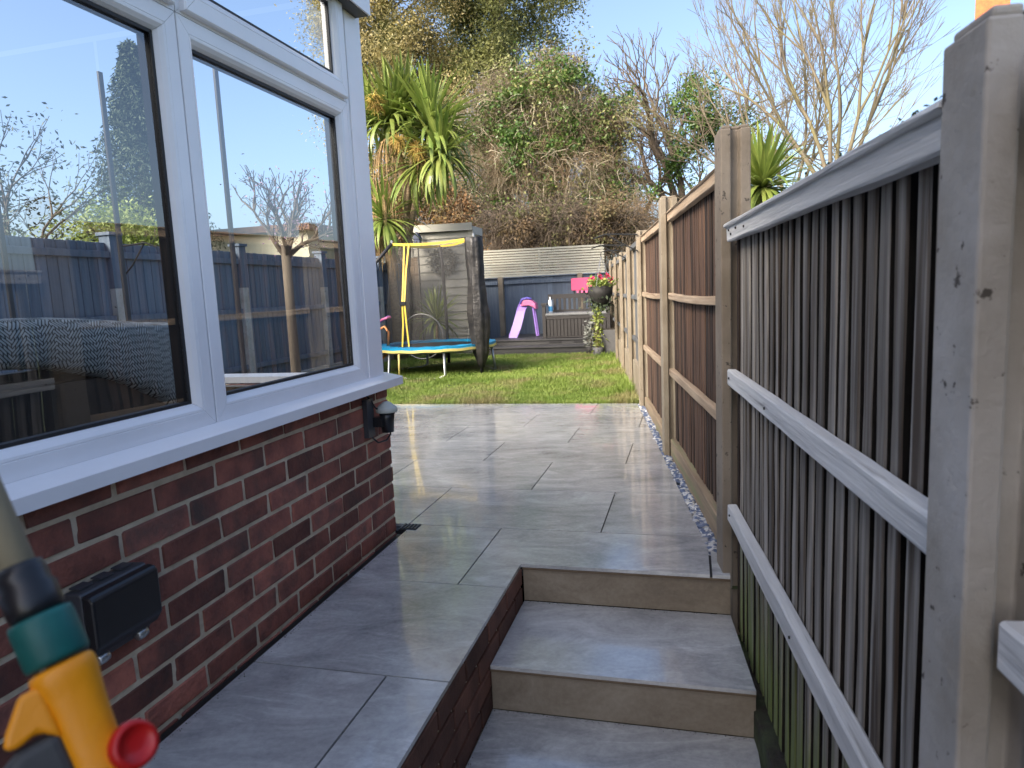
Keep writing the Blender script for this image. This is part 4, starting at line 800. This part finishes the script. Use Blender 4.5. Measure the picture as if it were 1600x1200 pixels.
def slabm(poly, th, name, m_, bev=.004, off=0):
    b = MB(); b.sweep(poly, lambda p, q, a: gp(p, SGN * q, a + off), -th / 2, th / 2); o_ = b.build(name, m_, sg, smooth=False); md = o_.modifiers.new('bev', 'BEVEL'); md.width = bev; md.segments = 3; return o_
slabm([(.074, .012), (.074, .024), (.058, .036), (.050, .040), (.047, .034), (.050, .022), (.040, .012)], .024, 'hand_guard', 'yellow_plastic', .005)
slabm([(.046, .012), (.046, .034), (.034, .056), (.005, .060), (-.05, .044), (-.12, .026), (-.14, .016), (-.10, .012)], .022, 'trigger', 'grey_rubber', .006)
MB().lathe([(.0135, -.006), (.0145, .002), (.0135, .006), (.0105, .0075), (.010, .0055), (.003, .005)], 24, gp(.016, -SGN * .0165, .010), (fr - sd_ * SGN * .35).normalized()).build('red_knob', 'red_plastic', sg, smooth=True)
MB().tube([gp(-.158), gp(-.25), gp(-.36, 0, 0), Vector((-.20, .25, .20)), Vector((-.22, .22, -.15)), Vector((-.30, .15, -.295)), Vector((-.45, -.1, -.297)), Vector((-.40, -.5, -.297))], .0095, 12).build('hose', 'grey_rubber', sg, smooth=True)

# ================================================================== cordylines: every strap leaf is a blade of its own
def leaf_blade(L_, w_, bend, n=7):
    b = MB(); x = z = 0; ang = R(90); pts = []
    for i in range(n + 1):
        f = i / n; pts.append((x, z, ang)); st__ = L_ / n; ang -= bend / n * (.4 + 1.2 * f); x += st__ * math.cos(ang); z += st__ * math.sin(ang)
    for i, (x, z, a_) in enumerate(pts):
        f = i / n; wi = w_ * (.55 + .9 * f if f < .4 else .91 * (1 - ((f - .4) / .6) ** 2.2)) * .5 + .0006
        nx, nz2 = -math.sin(a_), math.cos(a_); b.v += [(x - nx * 0, -wi, z), (x + nx * wi * .35, 0, z + nz2 * wi * .35 * 0), (x, wi, z)]
    for i in range(n):
        for k in (0, 1): b.f.append((i * 3 + k, i * 3 + k + 1, i * 3 + k + 4, i * 3 + k + 3))
    me = b.mesh('leaf', False, False); return me
LV = [leaf_blade(.82, .062, R(bd)) for bd in (6, 14, 24, 38, 55, 75, 95)]
def rosette(root, c, R_, n, cone=(5, 100), m_='strap_leaf', gold=0.3):
    # c in world; leaves spread from upright at the heart to drooping at the skirt
    Wi = WM[root.name].inverted()
    for i in range(n):
        f = (i + .5) / n; f_ = f ** .8; tilt = R(cone[0] + (cone[1] - cone[0]) * f_ + random.uniform(-9, 9)); az = i * 2.39996 + random.uniform(-.25, .25)
        me = LV[min(len(LV) - 1, max(0, int(f * len(LV) + random.uniform(-.6, .6))))]; s = R_ / .82 * random.uniform(.82, 1.12)
        p = Wi @ (Vector(c) + Vector((random.uniform(-.02, .02), random.uniform(-.02, .02), .10 * (1 - f) * R_)))
        rot = (Matrix.Rotation(az, 3, 'Z') @ Matrix.Rotation(tilt, 3, 'Y')).to_euler()
        add('leaf', me, m_, root, p, rot, (s, s * random.uniform(.8, 1.3), s))
def skirt(root, c, R_, n, m_='strap_dead'):
    c = np.array(c); a_ = rng.uniform(0, 2 * np.pi, n); L_ = rng.uniform(.5, 1.0, n) * R_; P = []
    for k in range(5):
        f = k / 4; P.append(np.stack([c[0] + np.cos(a_) * L_ * .32 * (1 - (1 - f) ** 2), c[1] + np.sin(a_) * L_ * .32 * (1 - (1 - f) ** 2), c[2] + .05 * math.sin(f * 3) - L_ * f ** 1.4 * .95], 1))
    me = strands_mesh('dead_leaves', np.stack(P, 1) - np.array(WM[root.name].translation), rng.uniform(.005, .012, n)); add('dead_leaves', me, m_, root, kind='stuff')
def panicle(root, c, d, n, R_):
    c = np.array(c); d = np.array(d); b0 = c + d * rng.random((n, 1)) * R_; e = rng.normal(0, 1, (n, 3)); e[:, 2] -= .15; e /= np.linalg.norm(e, axis=1)[:, None]; L_ = rng.uniform(.1, .34, (n, 1)) * R_ * 1.4
    P = np.stack([b0, b0 + e * L_ * .5, b0 + e * L_ + np.array([0, 0, -.05])], 1); add('flower_stalks', strands_mesh('flower_stalks', P - np.array(WM[root.name].translation), rng.uniform(.004, .008, n)), 'panicle', root, kind='stuff')
def more_leaves(root, c, R_, n, cone):
    VV, FF, off = [], [], 0; tr_ = np.array(WM[root.name].translation)
    for i in range(n):
        f = (i + .5) / n; tilt = R(cone[0] + (cone[1] - cone[0]) * f ** .8 + random.uniform(-12, 12)); me = LV[min(6, max(0, int(f * 7 + random.uniform(-.7, .7))))]; s = R_ / .82 * random.uniform(.75, 1.15)
        A = np.empty(len(me.vertices) * 3); me.vertices.foreach_get('co', A); M = np.array(Matrix.Rotation(random.uniform(0, 6.28), 3, 'Z') @ Matrix.Rotation(tilt, 3, 'Y')); VV.append((A.reshape(-1, 3) * s) @ M.T + np.array(c) - tr_ + np.array([0, 0, .05]))
        FF.append(np.array([p.vertices[:] for p in me.polygons]) + off); off += len(me.vertices)
    add('inner_leaves', np_mesh('inner_leaves', np.concatenate(VV), np.concatenate(FF)), 'strap_leaf', root, kind='stuff')
PY = 10.9; T = lambda x, y, Y=PY: tuple(at(x, y, Y))
pm_ = thing('cordyline_palm', 'tall multi-headed cordyline palm with gold flower stalks left of the shed', 'palm tree', (T(622, 545)[0], PY, -.04))
b0 = Vector((T(622, 545)[0], PY, -.05))
for pts, r0 in (([b0, T(618, 480), T(611, 420), T(606, 380), T(603, 350)], .085), ([b0 + Vector((.05, .1, 0)), T(634, 440, PY + .2), T(638, 370, PY + .2), T(634, 300, PY + .2), T(618, 232, PY + .15), T(612, 190, PY)], .075), ([T(638, 372, PY + .2), T(648, 320, PY + .2), T(655, 270, PY + .1), T(672, 215, PY)], .06), ([T(637, 340, PY + .2), T(640, 290, PY + .1), T(645, 240, PY - .1), T(688, 250, PY - .15)], .05)):
    MB().tube(pts, [r0 * (1 - .4 * i / (len(pts) - 1)) for i in range(len(pts))], 12).build('trunk', 'palm_bark', pm_, smooth=True)
for (x, y, Yo, R_, n, c0, c1_) in ((612, 195, 0, .92, 60, 3, 100), (634, 178, .25, .90, 40, 2, 90), (674, 205, 0, .98, 60, 3, 115), (690, 248, -.2, .84, 44, 8, 130), (600, 348, -.1, .80, 36, 15, 130), (580, 200, .2, .88, 30, 3, 110), (655, 262, .1, .86, 28, 60, 145)): rosette(pm_, T(x, y, PY + Yo), R_, n, (c0, c1_)); more_leaves(pm_, T(x, y, PY + Yo), R_, int(n * 1.5), (c0, c1_))
for (x, y, n, R_) in ((606, 215, 70, .9), (600, 280, 90, .85), (660, 250, 40, .6), (598, 370, 60, .8)): skirt(pm_, T(x, y, PY - .05), R_, n)
for (x, y, d, n, R_) in ((590, 165, (0, -.3, .3), 260, .42), (620, 215, (.3, -.4, -.25), 240, .45), (645, 225, (.4, -.4, -.35), 300, .45)): panicle(pm_, T(x, y, PY - .35), d, n, R_)
c = Vector((.74, 8.0, 0)); p2 = thing('cordyline_palm', 'single-headed cordyline showing above the near fence panel on the right', 'palm tree', c)
MB().tube([(.74, 8, -.06), (.76, 8.02, 1.0), (.75, 8, 2.0)], [.09, .07, .06], 12).build('trunk', 'palm_bark', p2, smooth=True); rosette(p2, (.75, 8, 2.0), .66, 84, (0, 115)); more_leaves(p2, (.75, 8, 2.0), .66, 90, (0, 110))
c = Vector((-4.15, 10.95, -.04)); p3 = thing('potted_cordyline', 'spiky potted cordyline seen through the trampoline net', 'plant', c)
MB().lathe([(.13, 0), (.18, .28), (.19, .30), (.17, .30), (.165, .27)], 18, c).build('pot', 'pot_black', p3, smooth=True); MB().tube([c + Vector((0, 0, .2)), c + Vector((0, 0, .62))], [.035, .03], 8).build('trunk', 'palm_bark', p3, smooth=True); rosette(p3, (c.x, c.y, .60), .62, 60, (2, 100))

# ================================================================== trees
def grow(b, tips, p, d, L_, r, depth, spread=.5, up=.12, n=2, sides=5, jit=.18, minr=.004, shrink=.74, allp=None):
    segs = 3 if depth > 1 else 2; pts = [p.copy()]; rr = [r]; q = p.copy(); dd = d.copy()
    for i in range(segs):
        dd = (dd + Vector((random.gauss(0, jit), random.gauss(0, jit), random.gauss(0, jit) + up * .35))).normalized(); q = q + dd * (L_ / segs); pts.append(q.copy()); rr.append(max(minr, r * (1 - .36 * (i + 1) / segs)))
        if allp is not None: allp.append(q.copy())
    b.tube(pts, rr, max(3, min(8, sides)), False)
    if depth <= 0: tips.append((q.copy(), dd.copy())); return
    k = n + (1 if random.random() < .45 else 0)
    for j in range(k):
        a_ = random.uniform(0, 2 * math.pi); o1 = dd.orthogonal().normalized(); o2 = dd.cross(o1); s_ = spread * random.uniform(.6, 1.25) * (0.45 if j == 0 else 1)
        nd = (dd + (o1 * math.cos(a_) + o2 * math.sin(a_)) * s_ + Vector((0, 0, up))).normalized(); grow(b, tips, q, nd, L_ * shrink * random.uniform(.8, 1.15), max(minr, r * .62), depth - 1, spread, up, n, sides - 1, jit, minr, shrink, allp)
    if depth >= 2:      # side shoots along the limb
        for j in range(2):
            i = random.randint(1, segs - 1); a_ = random.uniform(0, 6.28); o1 = dd.orthogonal().normalized(); o2 = dd.cross(o1)
            nd = (dd * .6 + (o1 * math.cos(a_) + o2 * math.sin(a_)) * .8 + Vector((0, 0, up))).normalized(); grow(b, tips, pts[i], nd, L_ * .6 * random.uniform(.7, 1.1), max(minr, rr[i] * .4), depth - 2, spread, up, n, sides - 2, jit, minr, shrink, allp)
def bare_tree(name, label, base, stems, h, r, depth, m_='bark_warm', spread=.38, up=.16, lean=.25, trunk=1.2, group='bare winter trees', jit=.1, minr=.006, dirs=None):
    t_ = thing(name, label, 'tree', base, group=group); b = MB(); base = Vector(base); fork = base + Vector((0, 0, trunk)); b.tube([base - Vector((0, 0, .1)), base.lerp(fork, .5), fork], [r * 1.35, r * 1.1, r], 9); b.build('trunk', m_, t_, smooth=True)
    b = MB(); tips = []; ap = []
    for s in range(stems):
        a_ = 2 * math.pi * s / stems + random.uniform(-.4, .4); d = Vector((math.cos(a_) * lean, math.sin(a_) * lean * .6, 1)).normalized() if not dirs else Vector(dirs[s]).normalized()
        grow(b, tips, fork - Vector((0, 0, .1)), d, h, r * .62, depth, spread, up, 2, 7, jit, minr, .72, ap)
    b.build('crown', m_, t_, smooth=True); return t_, tips, ap
def blob(C, rad, n, flat=1.0): 
    v = rng.normal(size=(n, 3)); v /= np.linalg.norm(v, axis=1)[:, None]; return np.array(C) + v * (rng.random((n, 1)) ** .45) * rad * np.array([1, 1, flat])
def clumpy(C, rad, n, flat=1.0):      # a ragged patch of leaves: many small uneven tufts
    k = 9; cs = np.array(C) + rng.normal(0, .55, (k, 3)) * rad * np.array([1, .7, flat]); w_ = rng.uniform(.15, .42, k) * rad; i = rng.integers(0, k, n); return cs[i] + rng.normal(0, 1, (n, 3)) * w_[i][:, None]
def leafy_tree(name, label, base, h, r, depth, leafm, nleaf, size, group=None, stems=3, sp_=.55, elong=1.8, droop=.3, barkm='bark_grey', spread=.5, first=1.6, trunk=1.4, dirs=None, squeeze=1, shrink=.74, minr=.012):
    t_ = thing(name, label, 'tree', base, group=group); B_ = Vector(base); b = MB(); fork = B_ + Vector((0, 0, trunk)); b.tube([B_ - Vector((0, 0, .1)), B_.lerp(fork, .5), fork], [r * 1.3, r * 1.05, r], 9); b.build('trunk', barkm, t_, smooth=True)
    b = MB(); tips = []; ap = []
    for s in range(stems):
        a_ = 2 * math.pi * s / stems + random.uniform(-.3, .3); d = Vector((math.cos(a_) * .35, math.sin(a_) * .3, 1)).normalized() if not dirs else Vector(dirs[s]).normalized(); grow(b, tips, fork - Vector((0, 0, .1)), d, first, r * .6, depth, spread, .12, 2, 6, .16, minr, shrink, ap)
    b.build('limbs', barkm, t_, smooth=True)
    A = np.array([tuple(p) for p in ap[len(ap) // 12:]] + [tuple(p) for p, d in tips]); A = A[A[:, 2] > base[2] + trunk * .9]
    C = A[rng.integers(0, len(A), nleaf)] + rng.normal(0, sp_, (nleaf, 3)) * np.array([1, 1, .8]); C[:, 2] = np.maximum(C[:, 2], base[2] + .3)
    add('crown', leaves_mesh('crown', C - np.array(base), size, elong, droop), leafm, t_, kind='stuff'); return t_
def foot(x, y, Y): p = at(x, y, Y); return (p.x, Y, -.06)
# tall evergreens filling the upper left
def clump_tree(name, label, base, cen, rad, nclump, nleaf, size, leafm, r, group=None, crad=(.45, .85)):
    t_ = thing(name, label, 'tree', base, group=group); B_ = Vector(base); cen = Vector(cen); top = Vector((cen.x, cen.y, cen.z + rad[2] * .7)); b = MB(); mids = [B_.lerp(top, f) + Vector((random.uniform(-.2, .2), random.uniform(-.2, .2), 0)) for f in (0, .15, .35, .6, 1)]
    b.tube(mids, [r * 1.3, r, r * .8, r * .5, .03], 9); b.build('trunk', 'bark_grey', t_, smooth=True)
    b = MB(); CC = []
    for k in range(nclump):
        v = Vector((random.gauss(0, 1), random.gauss(0, 1), random.gauss(0, 1))).normalized() * random.random() ** .42; c_ = cen + Vector((v.x * rad[0], v.y * rad[1], v.z * rad[2])); f = max(.12, min(.92, (c_.z - 1.2 - base[2]) / max(.1, top.z - base[2]))); p_ = B_.lerp(top, f)
        if k % 2 == 0: b.tube([p_, p_.lerp(c_, .5) + Vector((random.uniform(-.3, .3), random.uniform(-.3, .3), .25)), c_], [r * .35 * (1.1 - f), r * .2 * (1.1 - f) + .012, .012], 5)
        cr = random.uniform(*crad); m_ = int(nleaf / nclump * (cr / (.5 * (crad[0] + crad[1]))) ** 2); q = rng.normal(0, cr * .5, (m_, 3)) * np.array([1, 1, 1.15]); q[:, 2] -= .25 * cr
        CC.append(np.array(c_) + q)
    b.build('limbs', 'bark_grey', t_, smooth=True); C = np.concatenate(CC); add('crown', leaves_mesh('crown', C - np.array(base), size, 2.3, .6), leafm, t_, kind='stuff'); return t_
random.seed(5)
clump_tree('evergreen_tree', 'tall golden olive evergreen rising behind the palm at the upper left', foot(610, 300, 22), at(606, 60, 22), (2.5, 2.2, 6.0), 110, 110000, .045, 'leaf_gold', .30)
clump_tree('evergreen_tree', 'tall darker olive evergreen in the middle, reaching the top of the picture', foot(775, 300, 25), at(775, 30, 25), (3.0, 2.6, 6.2), 130, 130000, .048, 'leaf_olive', .34)
# ivy-choked thicket of hanging twigs
def thicket(name, label, base, tops, nstr, Lr, m_, rad=(.008, .016), ivy=(), limbs=6, spreadx=1.0, leaf='leaf_ivy', lsize=.062, pale=None):
    t_ = thing(name, label, 'tree', base); B_ = np.array(base); b = MB()
    for (cx, cy, cz, cr) in tops[:limbs]:
        c_ = Vector((cx, cy, cz)); p_ = Vector(base) + Vector((random.uniform(-.3, .3), 0, 0)); b.tube([p_, p_.lerp(c_, .45) + Vector((random.uniform(-.3, .3), 0, .3)), c_], [.14, .09, .035], 7)
    b.build('trunk', 'bark_grey', t_, smooth=True)
    W = np.array([tp_[3] ** 2 for tp_ in tops]); idx = rng.choice(len(tops), nstr, p=W / W.sum()); TP = np.array(tops)
    v = rng.normal(size=(nstr, 3)); v /= np.linalg.norm(v, axis=1)[:, None]; S_ = TP[idx, :3] + v * (rng.random((nstr, 1)) ** .4) * TP[idx, 3:4] * np.array([1, .8, .85]); d = v * np.array([1, 1, .5]) + rng.normal(0, .5, (nstr, 3)); L_ = rng.uniform(*Lr, nstr)[:, None]; P = [S_]; q = S_
    for k in range(1, 6): d = d * .8 + np.array([0, 0, -.26]) + rng.normal(0, .50, (nstr, 3)); q = q + d / np.linalg.norm(d, axis=1)[:, None] * L_ / 5; P.append(np.maximum(q, [-1e9, -1e9, -.05]))
    P = np.stack(P, 1); me = strands_mesh('twigs', P - B_, rng.uniform(*rad, nstr)); add('twigs', me, m_, t_, kind='stuff')
    if pale:
        n_ = nstr // 22; me = strands_mesh('pale_twigs', P[:n_] * 1.0 + rng.normal(0, .02, (n_, 1, 3)) - np.array([0, .35, 0]) - B_, rng.uniform(rad[0] * 1.6, rad[1] * 1.9, n_)); add('pale_twigs', me, pale, t_, kind='stuff')
    if ivy:
        C = np.concatenate([clumpy(c_, r_, int(n_ * 1.5), f_) for (c_, r_, n_, f_) in ivy]); add('ivy', leaves_mesh('ivy', C - B_, lsize, 1.2, .4), leaf, t_, kind='stuff')
    return t_
def TP_(lst, Y): return [(*at(x, y, Y + dy), r_) for (x, y, dy, r_) in lst]
Y_ = 19.0
th_ = thicket('ivy_thicket', 'tangled grey brown thicket of hanging twigs with ivy behind the back fence', foot(850, 380, Y_), TP_([(760, 190, 0, .85), (800, 150, .4, .9), (850, 170, 0, 1.0), (900, 190, 0, 1.0), (945, 200, .2, .8), (760, 260, -.3, .9), (820, 260, -.4, 1.0), (900, 280, -.3, 1.1), (960, 280, .2, .75), (740, 320, -.5, .7), (950, 340, .3, .7), (870, 110, .4, .6), (690, 300, .2, .6), (880, 350, 0, .9), (800, 350, 0, .9)], Y_), 24000, (.3, 1.0), 'twig_tan', (.003, .0075),
        ivy=[(tuple(at(820, 225, Y_ - .9)), .62, 2000, .7), (tuple(at(870, 240, Y_ - .8)), .5, 1200, .9), (tuple(at(890, 115, Y_ - .4)), .55, 1100, .6), (tuple(at(800, 150, Y_ - .6)), .55, 700, .5), (tuple(at(900, 330, Y_ - .6)), .5, 1400, 1.3), (tuple(at(925, 355, Y_ - .7)), .45, 1100, 1.2), (tuple(at(850, 300, Y_ - .5)), .5, 900, .9), (tuple(at(960, 170, Y_)), .6, 700, 1), (tuple(at(800, 270, Y_ - .5)), .5, 600, .6), (tuple(at(945, 250, Y_)), .5, 600, 1)] + [(tuple(at(x, y, Y_ - .5)), .6, 900, 1) for x, y in ((770, 200), (760, 270), (850, 130), (930, 220), (880, 190), (960, 300), (840, 360), (780, 320), (720, 290))], pale='twig_pale')
C = np.concatenate([clumpy(at(x, y, Y_ - .3), .8, 800, 1) for x, y in ((750, 180), (790, 140), (840, 170), (880, 150), (930, 190), (960, 230), (750, 250), (800, 230), (860, 280), (910, 260), (960, 320), (830, 330), (760, 330), (890, 330), (940, 380), (870, 110))]); add('olive_foliage', leaves_mesh('olive_foliage', C - np.array(foot(850, 380, Y_)), .05, 1.8, .5), 'leaf_olive', th_, kind='stuff')
thicket('brown_hedge', 'russet brown leafless hedge just behind the shed roof', foot(670, 380, 16.5), TP_([(580, 320, 0, .7), (630, 310, 0, .7), (680, 310, 0, .7), (720, 330, 0, .6), (560, 370, 0, .6), (620, 370, 0, .7), (690, 375, 0, .7), (740, 385, 0, .5)], 16.5), 3600, (.25, .8), 'twig_tan', (.005, .010), ivy=[(tuple(at(x, y, 16.3)), .6, 1900, .8) for x, y in ((590, 310), (650, 300), (700, 320), (640, 360), (720, 370), (580, 370))], leaf='leaf_brown', lsize=.05)
thicket('bramble_bank', 'brown bramble bank along the top of the slatted back screen', foot(860, 400, 16.2), TP_([(780, 350, 0, .55), (830, 345, 0, .6), (880, 345, 0, .6), (930, 350, 0, .55), (975, 355, 0, .5), (800, 390, 0, .5), (860, 390, 0, .5), (920, 390, 0, .5)], 16.2), 3600, (.3, .9), 'twig_dark', (.005, .010), ivy=[(tuple(at(x, y, 16.0)), .5, 900, .8) for x, y in ((790, 350), (850, 345), (955, 345), (900, 380))] + [(tuple(at(940, 350, 15.8)), .45, 700, .9)], leaf='leaf_dull', lsize=.05)
thicket('shrub', 'thin twiggy shrub above the far end of the right fence', foot(1010, 370, 18), TP_([(985, 330, 0, .6), (1020, 350, 0, .6), (1055, 365, 0, .6), (985, 380, 0, .5)], 18), 1500, (.4, 1.1), 'twig_tan', (.004, .009), ivy=[(tuple(at(985, 350, 17.9)), .5, 500, .9)], leaf='leaf_olive', lsize=.05)
# bare trees on the right
random.seed(21)
bare_tree('bare_tree', 'large bare many-stemmed tree over the right fence, catching the sun', foot(1300, 280, 15.5), 6, 1.75, .085, 5, spread=.30, up=.12, trunk=2.7, minr=.0042, jit=.07, dirs=[(-.5, 0, 1), (-.2, .2, 1), (.35, -.1, 1), (.12, .3, 1), (.62, .1, .9), (-.05, -.2, 1)])
random.seed(22)
bare_tree('bare_tree', 'bare tree left of the large one, leaning over the cordyline', foot(1235, 300, 17), 5, 1.65, .075, 5, spread=.36, up=.10, trunk=2.3, minr=.0045, jit=.08, dirs=[(-.55, 0, 1), (-.25, .2, 1), (.08, -.1, 1), (.3, .2, 1), (-.8, 0, .7)])
random.seed(31)
tt, tips, ap = bare_tree('ivy_clad_tree', 'dark bare tree with ivy clumps behind the far fence', foot(1065, 330, 21), 4, 1.9, .20, 5, 'twig_dark', spread=.5, up=.08, trunk=3.0, minr=.008, dirs=[(-.4, 0, 1), (.25, .1, 1), (-.75, .1, .55), (.6, -.1, .7)], jit=.2)
C = np.concatenate([clumpy(at(x, y, 20.8), r_, int(n_ * 1.5), f_) for x, y, r_, n_, f_ in ((1100, 165, .75, 1500, 1), (1085, 215, .6, 1000, 1.2), (1120, 200, .5, 700, 1), (1060, 265, .5, 500, .6), (1075, 150, .5, 500, .8), (1150, 190, .6, 500, .8))])
bl_ = Vector(foot(1065, 330, 21)); add('ivy', leaves_mesh('ivy', C - np.array(bl_), .065, 1.2, .4), 'leaf_ivy', tt, kind='stuff')
random.seed(41)
bare_tree('bare_tree', 'wispy bare tree beside the ivy thicket, against the sky', foot(985, 330, 23), 4, 1.9, .14, 5, 'twig_dark', spread=.5, up=.1, trunk=2.8, minr=.008, dirs=[(-.15, 0, 1), (.3, .1, 1), (-.5, .1, .8), (.55, -.1, .8)], jit=.16)

# beyond the left fence, seen through the conservatory
random.seed(51)
leafy_tree('olive_bush', 'bright yellow green bushy tree seen through the left window', (-8.2, 8.6, -.06), 3, .09, 3, 'leaf_lime', 12000, .03, minr=.006, stems=5, sp_=.22, first=.62, trunk=.9, elong=2.4, dirs=[(-.6, -.3, 1), (.5, -.2, 1), (0, .4, 1), (.2, -.6, 1), (-.3, .8, 1)])
cf = thing('conifer', 'dark drooping conifer seen through the window frames', 'tree', (-11.5, 13.0, -.06)); MB().tube([(-11.5, 13, -.1), (-11.5, 13, 3), (-11.4, 13, 6.6)], [.2, .13, .03], 8).build('trunk', 'bark_grey', cf)
f = rng.random(42000) ** .8; rr = (1 - f) * 1.7 + .12; a = rng.uniform(0, 6.283, 42000); q = rr * np.sqrt(rng.random(42000)) * (1 + .25 * np.sin(a * 5 + f * 30)); C = np.stack([-11.5 + q * np.cos(a), 13 + q * np.sin(a), .9 + f * 5.8 - .25 * q], 1); add('crown', leaves_mesh('crown', C - np.array([-11.5, 13, -.06]), .032, 3.2, .9), 'leaf_conifer', cf, kind='stuff')
random.seed(61)
leafy_tree('feathery_tree', 'feathery dark tree seen against the sky through the left window', (-7.0, 5.9, -.06), 4, .05, 4, 'leaf_dark', 2600, .022, minr=.003, stems=4, sp_=.09, first=.8, trunk=1.0, elong=2.6, spread=.45, barkm='twig_dark', dirs=[(-.2, -.35, 1), (.1, .3, 1), (.3, -.1, 1), (-.4, .2, 1)])
leafy_tree('laurel_bush', 'dark green shrub at the left edge of the left window', (-7.4, 4.6, -.06), 3, .07, 3, 'leaf_dark', 7000, .03, minr=.006, stems=4, sp_=.2, first=.55, trunk=.8)
random.seed(71)
leafy_tree('blossom_tree', 'slim brown-stemmed small tree with purplish twigs behind the right pane', (-3.05, 4.85, 0), 2, .036, 4, 'leaf_purple', 700, .013, minr=.0018, stems=5, sp_=.05, first=.24, trunk=1.5, barkm='twig_dark', spread=.6, dirs=[(-.6, -.4, .8), (.6, .3, .8), (0, .7, 1), (-.3, .6, .6), (.3, -.6, .8)])
cb = thing('cream_outbuilding', 'cream clad outbuilding beyond the left fence, seen through the right pane', 'building', (-10, 16, 0))
MB().box(-12.4, -8.6, 14.6, 18.4, -.05, 2.7).build('wall', 'cream_clad', cb)
for k in range(14): b = MB(); b.sweep([(-8.565, 0), (-8.565, .02), (-8.59, .19), (-8.599, .19), (-8.599, 0)], lambda p, q, a, z=.02 + k * .19: (p, a, z + q), 14.6, 18.4); b.build('cladding_board', 'cream_clad', cb)
MB().box(-12.6, -8.4, 14.4, 18.6, 2.70, 2.85).build('roof', 'roof_tile', cb)

# ================================================================== houses
hs = thing('shading_house', 'unseen brick house behind the viewpoint, sized to shade the garden', 'house', (-6, -4.6, 0))  # out of view; height and width shaped for the shade it casts
b = MB(); b.box(-16, -1.46, -8.6, -.82, -.1, 4.1); b.build('wall', 'house_brick', hs)
b = MB(); b.sweep([(-.6, 4.08), (-9.0, 4.08), (-4.7, 5.6)], lambda p, q, a: (a, p, q), -16.3, -1.30); b.build('roof', 'roof_tile', hs)
hp = at(1524, 8, 32.0); nh = thing('neighbour_house', 'distant house whose orange brick chimney shows just above the nearest fence post', 'house', (hp.x, 32.0, 0), R(-21))
MB().box(.05, 3.0, .05, 5, -.1, 9.4).build('wall', 'house_brick', nh, local=True)
b = MB(); b.sweep([(-.1, 9.41), (5.2, 9.41), (2.5, 10.2)], lambda p, q, a: (a, p, q), .0, 3.1); b.build('roof', 'roof_tile', nh, local=True)
b = MB(); b.box(0, 1.1, 0, .7, 9.0, 12.2); b.box(-.06, 1.16, -.06, .76, 12.2005, 12.4); b.build('chimney', 'orange_brick', nh, local=True)
for x in (.3, .8): MB().lathe([(.13, 12.4), (.10, 12.9), (.12, 12.95)], 12, (x, .35, 0)).build('chimney_pot', 'orange_brick', nh, local=True)
